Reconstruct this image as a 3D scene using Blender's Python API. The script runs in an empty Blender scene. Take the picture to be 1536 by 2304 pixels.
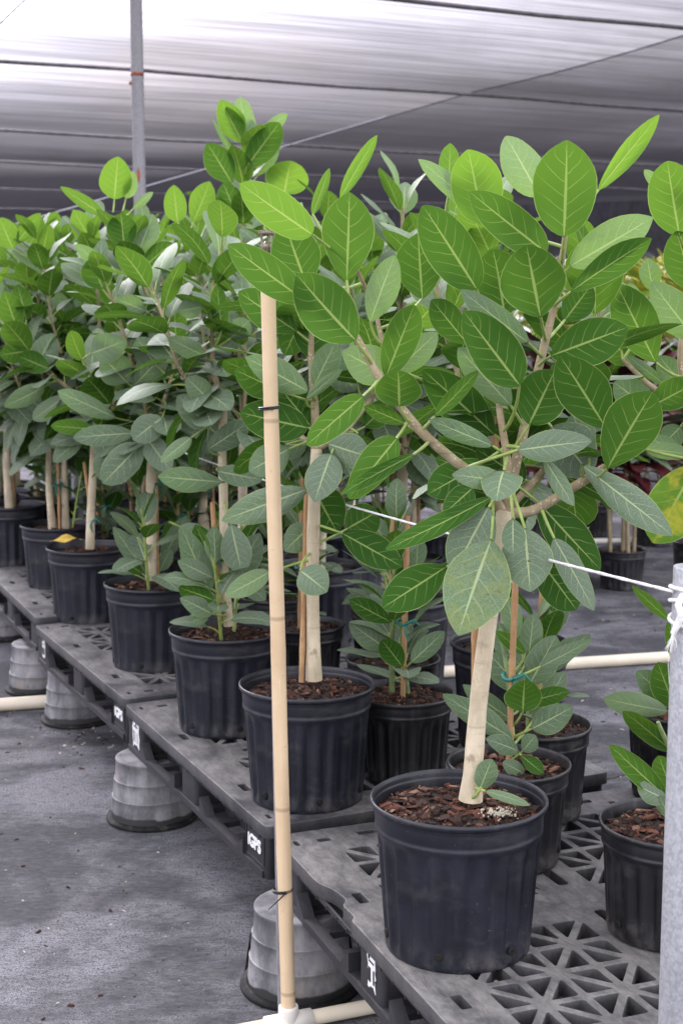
import bpy, math, random
import numpy as np
from mathutils import Vector

PI = math.pi
scene = bpy.context.scene
COL = scene.collection

# ------------------------------------------------------------------ camera geometry
F_PX, CX, CY, YH, CAM_H = 3200.0, 768.0, 1152.0, 700.0, 1.6
TH = math.atan((CY - YH) / F_PX)


def ray(px, py):
    xp, yp = (px - CX) / F_PX, (py - CY) / F_PX
    return np.array([xp, math.cos(TH) - yp * math.sin(TH), -math.sin(TH) - yp * math.cos(TH)])


def at_depth(px, py, Y):
    d = ray(px, py)
    return np.array([0, 0, CAM_H]) + d * (Y / d[1])


def at_height(px, py, z):
    d = ray(px, py)
    return np.array([0, 0, CAM_H]) + d * ((z - CAM_H) / d[2])


ROW_D = np.array([-0.42, 0.9075, 0.0])
ROW_P = np.array([0.9075, 0.42, 0.0])


def row(a, b, z=0.0):
    return ROW_D * a + ROW_P * b + np.array([0, 0, z])


DECK = 0.347


def nrm(v):
    v = np.asarray(v, float)
    n = np.linalg.norm(v)
    return v / n if n > 1e-9 else v


# ------------------------------------------------------------------ tagging
def tag(o, label=None, cat=None, group=None, kind=None):
    if label:
        o['label'] = label
    if cat:
        o['category'] = cat
    if group:
        o['group'] = group
    if kind:
        o['kind'] = kind
    return o


def empty(name, loc, rz=0.0, label=None, cat=None, group=None):
    o = bpy.data.objects.new(name, None)
    o.empty_display_size = 0.1
    COL.objects.link(o)
    o.location = loc
    o.rotation_euler = (0, 0, rz)
    return tag(o, label, cat, group)


# ------------------------------------------------------------------ mesh builder
class MB:
    def __init__(self):
        self.V, self.F, self.UV, self.R, self.M, self.S = [], [], [], [], [], []
        self.n = 0

    def add(self, verts, faces, mat=0, uv=None, rnd=(0.5, 0.5), smooth=True):
        verts = np.asarray(verts, float).reshape(-1, 3)
        k = len(verts)
        self.V.append(verts)
        self.UV.append(np.zeros((k, 2)) if uv is None else np.asarray(uv, float))
        self.R.append(np.tile(np.asarray(rnd, float), (k, 1)))
        for f in faces:
            self.F.append([i + self.n for i in f])
            self.M.append(mat)
            self.S.append(smooth)
        self.n += k

    def grid(self, P, mat=0, uv=None, rnd=(0.5, 0.5), close_u=False, smooth=True, flip=False):
        P = np.asarray(P, float)
        a, b = P.shape[:2]
        faces = []
        for i in range(a - 1):
            for j in range(b if close_u else b - 1):
                j2 = (j + 1) % b
                f = [i * b + j, i * b + j2, (i + 1) * b + j2, (i + 1) * b + j]
                faces.append(f[::-1] if flip else f)
        self.add(P.reshape(-1, 3), faces, mat, None if uv is None else np.asarray(uv).reshape(-1, 2), rnd, smooth)

    def tube(self, path, radii, sides=8, mat=0, rnd=(0.5, 0.5), caps=True, seed=None, rough=0.0):
        path = [np.asarray(p, float) for p in path]
        n = len(path)
        if np.isscalar(radii):
            radii = [radii] * n
        rg = np.random.RandomState(seed if seed is not None else 0)
        P = np.zeros((n, sides, 3))
        up = None
        L = 0.0
        uv = np.zeros((n, sides, 2))
        for i in range(n):
            t = nrm(path[min(i + 1, n - 1)] - path[max(i - 1, 0)])
            if up is None:
                ref = np.array([0, 0, 1.0]) if abs(t[2]) < 0.9 else np.array([1.0, 0, 0])
                up = nrm(np.cross(np.cross(t, ref), t))
            up = nrm(up - t * np.dot(up, t))
            sd = np.cross(t, up)
            if i:
                L += np.linalg.norm(path[i] - path[i - 1])
            for j in range(sides):
                an = 2 * PI * j / sides
                r = radii[i] * (1 + (rg.rand() - .5) * rough)
                P[i, j] = path[i] + (up * math.cos(an) + sd * math.sin(an)) * r
                uv[i, j] = (j / sides, L)
        self.grid(P, mat, uv, rnd, close_u=True, flip=True)
        if caps:
            for i, fl in ((0, 0), (n - 1, 1)):
                vs = np.vstack([P[i], path[i][None]])
                fs = [[j, (j + 1) % sides, sides] if fl == 0 else [(j + 1) % sides, j, sides] for j in range(sides)]
                self.add(vs, [f[::-1] for f in fs], mat, None, rnd)

    def box(self, c, s, mat=0, rnd=(0.5, 0.5), axes=None, jit=0.0, rg=None, taper=1.0):
        c = np.asarray(c, float)
        h = np.asarray(s, float) / 2
        if axes is None:
            axes = np.eye(3)
        vs = []
        for z in (-1, 1):
            k = taper if z > 0 else 1.0
            for x, y in ((-1, -1), (1, -1), (1, 1), (-1, 1)):
                v = np.array([x * h[0] * k, y * h[1] * k, z * h[2]])
                if jit and rg is not None:
                    v = v * (1 + (rg.rand(3) - .5) * jit)
                vs.append(c + v @ axes)
        self.add(vs, [[3, 2, 1, 0], [4, 5, 6, 7], [0, 1, 5, 4], [1, 2, 6, 5], [2, 3, 7, 6], [3, 0, 4, 7]], mat, None, rnd, smooth=False)

    def lathe(self, prof, c=(0, 0, 0), seg=48, mat=0, mod=None, rnd=(0.5, 0.5), axis=None):
        P = np.zeros((len(prof), seg, 3))
        for i, (r, z) in enumerate(prof):
            for j in range(seg):
                an = 2 * PI * j / seg
                rr = r + (mod(an, z, r) if mod else 0.0)
                P[i, j] = (rr * math.cos(an), rr * math.sin(an), z)
        P = P + np.asarray(c, float)
        self.grid(P, mat, None, rnd, close_u=True)

    def disc(self, c, r, seg=24, mat=0, up=1):
        vs = [np.asarray(c, float)] + [np.asarray(c, float) + np.array([r * math.cos(2 * PI * j / seg), r * math.sin(2 * PI * j / seg), 0]) for j in range(seg)]
        fs = [[0, 1 + j, 1 + (j + 1) % seg] for j in range(seg)]
        self.add(vs, fs if up > 0 else [f[::-1] for f in fs], mat)

    def build(self, name, mats, parent=None, origin=None):
        me = bpy.data.meshes.new(name)
        V = np.vstack(self.V)
        o0 = np.array(parent.location) if (origin is None and parent is not None and parent.type == 'EMPTY' and not parent.get('local')) else (np.zeros(3) if origin is None else np.asarray(origin))
        if parent is not None and parent.type == 'MESH' and origin is None:
            pp = parent.parent
            o0 = np.array(pp.location) if (pp is not None and not pp.get('local')) else np.zeros(3)
        V = V - o0
        me.from_pydata(V.tolist(), [], self.F)
        uv = np.vstack(self.UV)
        rr = np.vstack(self.R)
        li = np.zeros(len(me.loops), dtype=np.int32)
        me.loops.foreach_get('vertex_index', li)
        l1 = me.uv_layers.new(name='UVMap')
        l1.data.foreach_set('uv', uv[li].astype(np.float32).ravel())
        l2 = me.uv_layers.new(name='rnd')
        l2.data.foreach_set('uv', rr[li].astype(np.float32).ravel())
        me.polygons.foreach_set('material_index', np.array(self.M, dtype=np.int32))
        me.polygons.foreach_set('use_smooth', np.array(self.S, dtype=bool))
        for m in (mats if isinstance(mats, (list, tuple)) else [mats]):
            me.materials.append(m)
        me.update()
        ob = bpy.data.objects.new(name, me)
        COL.objects.link(ob)
        if parent is not None:
            ob.parent = parent
        return ob


# ------------------------------------------------------------------ material helpers
class NT:
    def __init__(self, name, world=False):
        if world:
            self.m = bpy.data.worlds.new(name)
        else:
            self.m = bpy.data.materials.new(name)
        self.m.use_nodes = True
        self.t = self.m.node_tree
        self.t.nodes.clear()

    def n(self, typ, **kw):
        nd = self.t.nodes.new(typ)
        for k, v in kw.items():
            setattr(nd, k, v)
        return nd

    def set(self, sock, v):
        if isinstance(v, bpy.types.NodeSocket):
            self.t.links.new(v, sock)
        elif v is not None:
            if hasattr(sock.default_value, '__len__') and not hasattr(v, '__len__'):
                v = [v] * len(sock.default_value)
            if hasattr(sock.default_value, '__len__') and len(sock.default_value) == 4 and len(v) == 3:
                v = tuple(v) + (1,)
            sock.default_value = v

    def math(self, op, a, b=None, c=None, clamp=False):
        nd = self.n('ShaderNodeMath', operation=op, use_clamp=clamp)
        for i, v in enumerate((a, b, c)):
            if v is not None:
                self.set(nd.inputs[i], v)
        return nd.outputs[0]

    def mix(self, fac, a, b, blend='MIX'):
        nd = self.n('ShaderNodeMix', data_type='RGBA', blend_type=blend)
        self.set(nd.inputs[0], fac)
        self.set(nd.inputs[6], a)
        self.set(nd.inputs[7], b)
        return nd.outputs[2]

    def ss(self, v, lo, hi):  # smoothstep map to 0..1
        nd = self.n('ShaderNodeMapRange', interpolation_type='SMOOTHSTEP')
        self.set(nd.inputs[0], v)
        self.set(nd.inputs[1], lo)
        self.set(nd.inputs[2], hi)
        return nd.outputs[0]

    def noise(self, vec=None, scale=5.0, detail=4.0, rough=0.55, dist=0.0):
        nd = self.n('ShaderNodeTexNoise')
        if vec is not None:
            self.set(nd.inputs['Vector'], vec)
        self.set(nd.inputs['Scale'], scale)
        self.set(nd.inputs['Detail'], detail)
        self.set(nd.inputs['Roughness'], rough)
        self.set(nd.inputs['Distortion'], dist)
        return nd.outputs[0]

    def voro(self, vec=None, scale=5.0, feature='F1', out=0):
        nd = self.n('ShaderNodeTexVoronoi', feature=feature)
        if vec is not None:
            self.set(nd.inputs['Vector'], vec)
        self.set(nd.inputs['Scale'], scale)
        return nd.outputs[out]

    def mapping(self, vec, scale=(1, 1, 1), rot=(0, 0, 0), loc=(0, 0, 0)):
        nd = self.n('ShaderNodeMapping')
        self.set(nd.inputs[0], vec)
        nd.inputs['Location'].default_value = loc
        nd.inputs['Rotation'].default_value = rot
        nd.inputs['Scale'].default_value = scale
        return nd.outputs[0]

    def coord(self, which='Object'):
        return self.n('ShaderNodeTexCoord').outputs[which]

    def geo(self, which):
        return self.n('ShaderNodeNewGeometry').outputs[which]

    def bump(self, h, strength=0.3, dist=0.01, nrml=None):
        nd = self.n('ShaderNodeBump')
        self.set(nd.inputs['Strength'], strength)
        self.set(nd.inputs['Distance'], dist)
        self.set(nd.inputs['Height'], h)
        if nrml is not None:
            self.set(nd.inputs['Normal'], nrml)
        return nd.outputs[0]

    def pbsdf(self, color, rough=0.6, metal=0.0, spec=0.5, normal=None):
        nd = self.n('ShaderNodeBsdfPrincipled')
        self.set(nd.inputs['Base Color'], color)
        self.set(nd.inputs['Roughness'], rough)
        self.set(nd.inputs['Metallic'], metal)
        self.set(nd.inputs['Specular IOR Level'], spec)
        if normal is not None:
            self.set(nd.inputs['Normal'], normal)
        return nd.outputs[0]

    def mixsh(self, fac, a, b):
        nd = self.n('ShaderNodeMixShader')
        self.set(nd.inputs[0], fac)
        self.t.links.new(a, nd.inputs[1])
        self.t.links.new(b, nd.inputs[2])
        return nd.outputs[0]

    def out(self, sh, world=False):
        o = self.n('ShaderNodeOutputWorld' if world else 'ShaderNodeOutputMaterial')
        self.t.links.new(sh, o.inputs['Surface'])
        return self.m


def simple(name, color, rough=0.6, metal=0.0, var=0.25, scale=20.0, spec=0.5, bump=0.0, dirt=None, dirt_lo=0.55, dirt_hi=0.75, dirt_scale=6.0):
    t = NT(name)
    co = t.coord()
    nz = t.noise(co, scale, 5)
    dark = tuple(c * (1 - var) for c in color)
    lite = tuple(min(1, c * (1 + var)) for c in color)
    c = t.mix(t.ss(nz, .3, .7), dark, lite)
    if dirt is not None:
        m = t.ss(t.noise(co, dirt_scale, 6, .65), dirt_lo, dirt_hi)
        c = t.mix(m, c, dirt)
    nb = t.bump(nz, bump, .003) if bump else None
    return t.out(t.pbsdf(c, rough, metal, spec, nb))


# ------------------------------------------------------------------ materials
def make_leaf_mat(name, mottled=False):
    t = NT(name)
    uvn = t.n('ShaderNodeUVMap', uv_map='UVMap').outputs[0]
    rn = t.n('ShaderNodeUVMap', uv_map='rnd').outputs[0]
    sx = t.n('ShaderNodeSeparateXYZ')
    t.set(sx.inputs[0], uvn)
    sr = t.n('ShaderNodeSeparateXYZ')
    t.set(sr.inputs[0], rn)
    rnd, age = sr.outputs[0], sr.outputs[1]
    u2 = t.math('SUBTRACT', t.math('MULTIPLY', sx.outputs[0], 2.0), 1.0)
    a = t.math('ABSOLUTE', u2)
    v = sx.outputs[1]
    side = t.math('GREATER_THAN', u2, 0.0)
    cvec = t.n('ShaderNodeCombineXYZ')
    t.set(cvec.inputs[0], t.math('MULTIPLY', sx.outputs[0], 1.0))
    t.set(cvec.inputs[1], t.math('MULTIPLY', v, 1.7))
    t.set(cvec.inputs[2], t.math('MULTIPLY', rnd, 37.0))
    wob = t.noise(cvec.outputs[0], 3.0, 2)
    # lateral veins curve up from the midrib to the margin
    ph = t.math('SUBTRACT', v, t.math('MULTIPLY', t.math('POWER', a, 1.12), 0.25))
    ph = t.math('ADD', ph, t.math('MULTIPLY', t.math('SUBTRACT', wob, .5), 0.06))
    ph = t.math('ADD', t.math('MULTIPLY', ph, t.math('ADD', 5.0, t.math('MULTIPLY', rnd, 2.6))), t.math('MULTIPLY', side, 0.5))
    ph = t.math('ADD', ph, t.math('MULTIPLY', rnd, 1.0))
    d = t.math('ABSOLUTE', t.math('SUBTRACT', t.math('FRACT', ph), 0.5))
    wl = t.math('SUBTRACT', 0.048, t.math('MULTIPLY', a, 0.026))
    lat = t.math('SUBTRACT', 1.0, t.ss(t.math('DIVIDE', d, wl), 0.45, 1.25))
    lat = t.math('MULTIPLY', lat, t.math('SUBTRACT', 1.0, t.math('MULTIPLY', t.ss(a, .45, .97), .85)))
    lat = t.math('MULTIPLY', lat, t.math('MULTIPLY', t.ss(v, .02, .08), t.math('SUBTRACT', 1.0, t.ss(v, .86, .95))))
    wm = t.math('SUBTRACT', 0.068, t.math('MULTIPLY', v, 0.05))
    mid = t.math('SUBTRACT', 1.0, t.ss(t.math('DIVIDE', a, wm), 0.6, 1.25))
    vein = t.math('MAXIMUM', mid, t.math('MULTIPLY', lat, 0.54))
    rim = t.ss(a, .965, .99)
    # fine netting
    net = t.voro(cvec.outputs[0], 26, 'DISTANCE_TO_EDGE')
    netm = t.math('SUBTRACT', 1.0, t.ss(net, 0.0, 0.12))
    back = t.geo('Backfacing')
    blot = t.noise(cvec.outputs[0], 2.2, 3)
    # under side (vivid) and upper side (dusty)
    und = t.mix(age, (.019, .074, .009), (.075, .185, .018))
    und = t.mix(t.math('MULTIPLY', t.math('SUBTRACT', rnd, .3), .5, clamp=True), und, (.026, .096, .012))
    und = t.mix(t.math('MULTIPLY', netm, 0.12), und, (.10, .19, .04))
    und = t.mix(t.math('MULTIPLY', blot, 0.25), und, (.06, .11, .02))
    up = t.mix(age, (.078, .128, .068), (.190, .290, .140))
    up = t.mix(t.math('MULTIPLY', rnd, .55), up, (.170, .220, .155))
    dust = t.ss(t.noise(cvec.outputs[0], 30, 4, .7), .42, .72)
    up = t.mix(t.math('MULTIPLY', dust, .55), up, (.33, .37, .31))
    up = t.mix(t.math('MULTIPLY', netm, .12), up, (.03, .06, .03))
    und = t.mix(t.math('MULTIPLY', vein, .85), und, (.300, .390, .120))
    up = t.mix(t.math('MULTIPLY', vein, .85), up, (.42, .50, .27))
    if mottled:
        mk = t.ss(t.noise(cvec.outputs[0], 2.3, 5, .6, .4), .42, .60)
        mk = t.math('MULTIPLY', mk, t.ss(age, .0, .95))
        ycol = t.mix(t.ss(t.noise(cvec.outputs[0], 9, 4), .4, .65), (.34, .34, .035), (.17, .25, .03))
        und = t.mix(mk, und, ycol)
        up = t.mix(t.math('MULTIPLY', mk, .75), up, ycol)
        sp = t.ss(t.noise(cvec.outputs[0], 7, 5), .66, .72)
        und = t.mix(sp, und, (.08, .035, .012))
        up = t.mix(sp, up, (.10, .06, .03))
    spk = t.math('MULTIPLY', t.ss(t.noise(cvec.outputs[0], 17, 4, .6), .70, .735), t.ss(t.noise(cvec.outputs[0], 2.0, 2), .48, .6))
    up = t.mix(t.math('MULTIPLY', spk, .8), up, (.16, .11, .05))
    und = t.mix(t.math('MULTIPLY', spk, .6), und, (.09, .10, .02))
    col = t.mix(back, up, und)
    col = t.mix(rim, col, (.36, .44, .16))
    hgt = t.math('ADD', t.math('MULTIPLY', vein, 1.0), t.math('MULTIPLY', netm, .12))
    sgn = t.math('SUBTRACT', t.math('MULTIPLY', back, 2.0), 1.0)
    nb = t.bump(t.math('MULTIPLY', hgt, sgn), .35, .0015)
    ro = t.math('ADD', .54, t.math('MULTIPLY', dust, .18))
    bs = t.pbsdf(col, ro, 0, t.math('SUBTRACT', .24, t.math('MULTIPLY', back, .14)), nb)
    tr = t.n('ShaderNodeBsdfTranslucent')
    tcol = t.mix(age, (.070, .185, .018), (.26, .46, .045))
    if mottled:
        tcol = t.mix(mk, tcol, (.36, .36, .03))
    tcol = t.mix(t.math('MULTIPLY', vein, .5), tcol, (.36, .46, .10))
    t.set(tr.inputs[0], tcol)
    fac = t.math('ADD', .20, t.math('MULTIPLY', age, .24))
    return t.out(t.mixsh(fac, bs, tr.outputs[0]))


def make_bark(name, c1, c2, spots=True):
    t = NT(name)
    co = t.coord()
    st = t.mapping(co, (1, 1, .35))
    n1 = t.noise(st, 40, 6, .6)
    n2 = t.noise(co, 7, 3)
    c = t.mix(t.ss(n1, .35, .7), c1, c2)
    c = t.mix(t.math('MULTIPLY', t.ss(n2, .45, .7), .5), c, tuple(x * .62 for x in c1))
    if spots:
        v = t.voro(t.mapping(co, (1, 1, .7)), 170)
        m = t.math('MULTIPLY', t.math('SUBTRACT', 1.0, t.ss(v, .18, .34)), t.ss(t.noise(co, 22, 2), .48, .58))
        c = t.mix(t.math('MULTIPLY', m, .7), c, (.62, .56, .42))
    sv = t.voro(t.mapping(co, (1, 1, .8)), 26)
    ring = t.math('SUBTRACT', 1.0, t.ss(sv, .10, .24))
    sel = t.ss(t.noise(co, 9, 2), .56, .60)
    c = t.mix(t.math('MULTIPLY', t.math('MULTIPLY', ring, sel), .6), c, (.22, .155, .10))
    c = t.mix(t.math('MULTIPLY', t.ss(t.noise(t.mapping(co, (1, 1, .5)), 60, 5, .7), .56, .70), .45), c, (.24, .19, .13))
    rg = t.noise(t.mapping(co, (3, 3, 60)), 2.2, 3)
    c = t.mix(t.math('MULTIPLY', t.ss(rg, .56, .7), .35), c, tuple(x * .5 for x in c1))
    nb = t.bump(t.math('ADD', n1, rg), .3, .002)
    return t.out(t.pbsdf(c, .75, 0, .25, nb))


def make_pot_mat(name, base, dusty=0.5):
    t = NT(name)
    co = t.coord()
    n1 = t.noise(co, 9, 5, .6)
    c = t.mix(t.ss(n1, .3, .75), base, tuple(x * 1.9 + .004 for x in base))
    st = t.noise(t.mapping(co, (14, 14, 1.2)), 3, 5, .65)
    c = t.mix(t.math('MULTIPLY', t.ss(st, .52, .8), .30 * dusty), c, (.15, .14, .14))
    v = t.voro(co, 95)
    sp = t.math('MULTIPLY', t.math('SUBTRACT', 1.0, t.ss(v, .05, .11)), t.ss(t.noise(co, 6, 3), .48, .62))
    c = t.mix(t.math('MULTIPLY', sp, .75), c, (.34, .33, .31))
    z = t.n('ShaderNodeSeparateXYZ')
    t.set(z.inputs[0], co)
    low = t.math('MULTIPLY', t.math('SUBTRACT', 1.0, t.ss(z.outputs[2], .0, .07)), t.ss(t.noise(co, 20, 5, .7), .45, .7))
    c = t.mix(t.math('MULTIPLY', low, .5 * dusty), c, (.17, .15, .13))
    oi = t.n('ShaderNodeObjectInfo').outputs['Random']
    sm = t.math('MULTIPLY', t.ss(t.noise(t.mapping(co, (3, 3, 5)), 2.4, 6, .7), .50, .72), t.math('ADD', .10, t.math('MULTIPLY', oi, .32)))
    c = t.mix(t.math('MULTIPLY', sm, dusty), c, (.20, .185, .175))
    scr = t.ss(t.noise(t.mapping(co, (30, 30, 30), (.6, .3, 0)), 1.1, 6, .8, 1.5), .655, .68)
    c = t.mix(t.math('MULTIPLY', scr, .30), c, (.22, .21, .21))
    ro = t.math('ADD', .30, t.math('MULTIPLY', n1, .24))
    nb = t.bump(t.noise(co, 160, 3), .08, .002)
    return t.out(t.pbsdf(c, ro, 0, .5, nb))


def make_deck_mat(name, base=(.022, .022, .025), dust=(.270, .262, .265), amt=1.0):
    t = NT(name)
    co = t.coord()
    n1 = t.noise(co, 3.2, 7, .68, .3)
    n2 = t.noise(t.mapping(co, (4, 22, 4)), 3.0, 5, .7)
    n4 = t.noise(t.mapping(co, (22, 4, 4)), 3.0, 5, .7)
    n3 = t.noise(t.mapping(co, (1.0, 1.0, 1.0), (0, 0, .5)), 150, 5, .75)
    n5 = t.noise(t.mapping(co, (6, 15, 6), (0, 0, .9)), 2.2, 6, .78, .6)
    n6 = t.noise(t.mapping(co, (6, 15, 6), (0, 0, -.6)), 2.2, 6, .78, .6)
    c = t.mix(n3, tuple(x * .85 for x in base), tuple(x * 1.6 for x in base))
    m = t.math('MULTIPLY', t.ss(n1, .40, .60), amt)
    nz = t.n('ShaderNodeSeparateXYZ')
    t.set(nz.inputs[0], t.geo('Normal'))
    topf = t.math('ADD', .30, t.math('MULTIPLY', t.ss(nz.outputs[2], .3, .9), .7))
    m = t.math('MULTIPLY', m, topf)
    c = t.mix(t.math('MULTIPLY', m, t.math('ADD', .25, t.math('MULTIPLY', t.ss(t.math('MULTIPLY', t.math('ADD', n5, n6), .5), .35, .65), .75))), c, dust)
    s = t.math('MULTIPLY', t.math('MAXIMUM', t.ss(n2, .60, .70), t.ss(n4, .62, .72)), .22)
    c = t.mix(t.math('MULTIPLY', s, topf), c, (.23, .225, .22))
    spk = t.math('MULTIPLY', t.math('SUBTRACT', 1.0, t.ss(t.voro(co, 120), .06, .16)), t.ss(t.noise(co, 9, 3), .5, .65))
    c = t.mix(t.math('MULTIPLY', spk, .5), c, (.34, .33, .30))
    nb = t.bump(t.math('ADD', n3, t.math('MULTIPLY', n2, .6)), .35, .004)
    return t.out(t.pbsdf(c, t.math('ADD', .42, t.math('MULTIPLY', n1, .3)), 0, .5, nb))


def make_support_mat(name):
    t = NT(name)
    co = t.coord()
    n1 = t.noise(t.mapping(co, (6, 6, 3)), 2.2, 6, .65)
    c = t.mix(t.ss(n1, .3, .7), (.08, .08, .085), (.26, .255, .26))
    st = t.noise(t.mapping(co, (24, 24, 2)), 2, 5, .7)
    c = t.mix(t.math('MULTIPLY', t.ss(st, .55, .75), .5), c, (.045, .045, .05))
    br = t.math('MULTIPLY', t.ss(t.noise(co, 8, 5, .6), .58, .72), .5)
    c = t.mix(br, c, (.23, .17, .10))
    dn = t.ss(t.noise(t.mapping(co, (7, 7, 7)), 2.5, 7, .75), .56, .68)
    c = t.mix(t.math('MULTIPLY', dn, .55), c, (.06, .06, .062))
    z = t.n('ShaderNodeSeparateXYZ')
    t.set(z.inputs[0], co)
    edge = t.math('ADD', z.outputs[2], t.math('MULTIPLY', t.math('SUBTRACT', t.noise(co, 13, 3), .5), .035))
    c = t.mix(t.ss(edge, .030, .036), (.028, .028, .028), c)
    return t.out(t.pbsdf(c, .62, 0, .4, t.bump(n1, .2, .004)))


def make_ground_mat(name):
    t = NT(name)
    co = t.coord()
    big = t.noise(t.mapping(co, (1.0, 1.5, 1), (0, 0, .43)), 1.1, 6, .62, .8)
    med = t.noise(t.mapping(co, (3.0, 4.5, 1), (0, 0, .2)), 1.5, 8, .66, .3)
    fine = t.noise(t.mapping(co, (16, 34, 1), (0, 0, .1)), 2.0, 6, .72, .2)
    grit = t.ss(t.noise(co, 170, 4, .8), .3, .7)
    base = t.mix(t.ss(fine, .3, .7), (.052, .052, .056), (.108, .108, .115))
    d = t.ss(t.math('ADD', t.math('MULTIPLY', big, .66), t.math('MULTIPLY', med, .38)), .44, .62)
    d = t.math('MULTIPLY', d, t.ss(t.math('ADD', t.math('MULTIPLY', fine, .6), t.math('MULTIPLY', grit, .4)), .30, .58))
    c = t.mix(t.math('MULTIPLY', d, t.math('ADD', .45, t.math('MULTIPLY', grit, .8))), base, (.325, .323, .342))
    # dark worn flecks, lying along the cloth
    fl = t.ss(t.noise(t.mapping(co, (10, 38, 1), (0, 0, .12)), 3.6, 5, .75), .565, .64)
    c = t.mix(t.math('MULTIPLY', fl, .6), c, (.034, .034, .040))
    w1 = t.n('ShaderNodeTexWave', wave_type='BANDS', bands_direction='X')
    t.set(w1.inputs['Vector'], t.mapping(co, (1, 1, 1), (0, 0, -.43)))
    t.set(w1.inputs['Scale'], 62.0)
    w2 = t.n('ShaderNodeTexWave', wave_type='BANDS', bands_direction='Y')
    t.set(w2.inputs['Vector'], t.mapping(co, (1, 1, 1), (0, 0, -.43)))
    t.set(w2.inputs['Scale'], 80.0)
    wv = t.math('MULTIPLY', w1.outputs['Fac'], w2.outputs['Fac'])
    c = t.mix(t.math('MULTIPLY', t.math('SUBTRACT', 1, wv), .34), c, (.030, .030, .036))
    br = t.ss(t.noise(co, 1.1, 6, .7), .56, .70)
    br = t.math('MULTIPLY', br, t.ss(t.noise(co, 26, 5, .75), .42, .64))
    c = t.mix(t.math('MULTIPLY', br, .7), c, (.125, .082, .055))
    pk = t.math('MULTIPLY', t.math('SUBTRACT', 1.0, t.ss(t.voro(co, 60), .05, .10)), t.ss(t.noise(co, 3, 3), .46, .58))
    c = t.mix(t.math('MULTIPLY', pk, .85), c, (.46, .41, .35))
    hb = t.math('ADD', t.math('MULTIPLY', wv, .3), t.math('ADD', t.math('MULTIPLY', grit, 1.5), t.math('MULTIPLY', med, .6)))
    nb = t.bump(hb, .4, .006)
    return t.out(t.pbsdf(c, .8, 0, .12, nb))


def make_cloth_mat(name, openness, dens):
    t = NT(name)
    co = t.coord()
    # streaks along the wires (local x), narrow across
    s1 = t.ss(t.noise(t.mapping(co, (.07, 1.6, 1)), 2.0, 7, .78), .36, .64)
    s2 = t.ss(t.noise(t.mapping(co, (.16, 5, 1)), 2.0, 5, .75), .34, .66)
    s3 = t.noise(t.mapping(co, (.14, 1.2, 1), (0, 0, .7)), 1.4, 4, .6)
    slit = t.ss(t.noise(t.mapping(co, (.12, 4.2, 1)), 1.6, 4, .6), .69, .74)
    lw = t.n('ShaderNodeLayerWeight')
    t.set(lw.inputs[0], .5)
    cosv = t.math('SUBTRACT', 1.0, lw.outputs['Facing'])
    ang = t.math('POWER', t.math('DIVIDE', t.math('SUBTRACT', cosv, .085, clamp=True), .265, clamp=True), 1.4)
    op = t.math('MULTIPLY', ang, openness)
    op = t.math('MULTIPLY', op, t.math('ADD', .60, t.math('ADD', t.math('MULTIPLY', s1, .42), t.math('MULTIPLY', s2, .40))))
    op = t.math('MULTIPLY', op, t.math('ADD', .6, t.math('MULTIPLY', s3, .8)))
    op = t.math('ADD', op, t.math('MULTIPLY', slit, .05), clamp=True)
    col = t.mix(s2, (.030, .029, .034), (.085, .082, .095))
    bs = t.pbsdf(col, .42, 0, .6)
    tl = t.n('ShaderNodeBsdfTranslucent')
    t.set(tl.inputs[0], (.045 * dens, .042 * dens, .050 * dens, 1))
    body = t.mixsh(.5, bs, tl.outputs[0])
    tp = t.n('ShaderNodeBsdfTransparent')
    t.set(tp.inputs[0], (.955, .935, 1.0, 1))
    return t.out(t.mixsh(op, body, tp.outputs[0]))


def make_mulch_mat(name):
    t = NT(name)
    rn = t.n('ShaderNodeUVMap', uv_map='rnd').outputs[0]
    s = t.n('ShaderNodeSeparateXYZ')
    t.set(s.inputs[0], rn)
    co = t.coord()
    nz = t.noise(t.mapping(co, (60, 60, 60)), 2.0, 5, .7)
    c = t.mix(s.outputs[0], (.018, .009, .006), (.150, .058, .036))
    c = t.mix(t.ss(s.outputs[1], .82, .95), c, (.24, .13, .085))
    c = t.mix(t.math('MULTIPLY', t.ss(nz, .45, .7), .6), c, (.035, .016, .011))
    return t.out(t.pbsdf(c, .8, 0, .25, t.bump(nz, .5, .003)))


def make_pole_mat(name):
    t = NT(name)
    co = t.coord()
    n1 = t.noise(t.mapping(co, (30, 30, 1.5)), 2, 6, .6)
    n2 = t.noise(co, 4, 4)
    c = t.mix(n1, (.58, .42, .25), (.74, .57, .37))
    c = t.mix(t.math('MULTIPLY', t.ss(n2, .45, .72), .5), c, (.46, .31, .17))
    n3 = t.ss(t.noise(t.mapping(co, (1, 1, 1)), 55, 5, .75), .60, .72)
    c = t.mix(t.math('MULTIPLY', n3, .45), c, (.33, .22, .13))
    zz = t.n('ShaderNodeSeparateXYZ')
    t.set(zz.inputs[0], co)
    fr = t.math('ABSOLUTE', t.math('SUBTRACT', t.math('FRACT', t.math('ADD', t.math('MULTIPLY', zz.outputs[2], 2.35), .28)), .5))
    nd = t.math('SUBTRACT', 1.0, t.ss(fr, .004, .016))
    c = t.mix(t.math('MULTIPLY', nd, .55), c, (.30, .20, .12))
    sc = t.ss(t.noise(t.mapping(co, (90, 90, 5)), 1.4, 4, .7), .66, .72)
    c = t.mix(t.math('MULTIPLY', sc, .5), c, (.80, .72, .58))
    return t.out(t.pbsdf(c, .48, 0, .4, t.bump(n1, .1, .002)))


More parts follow.
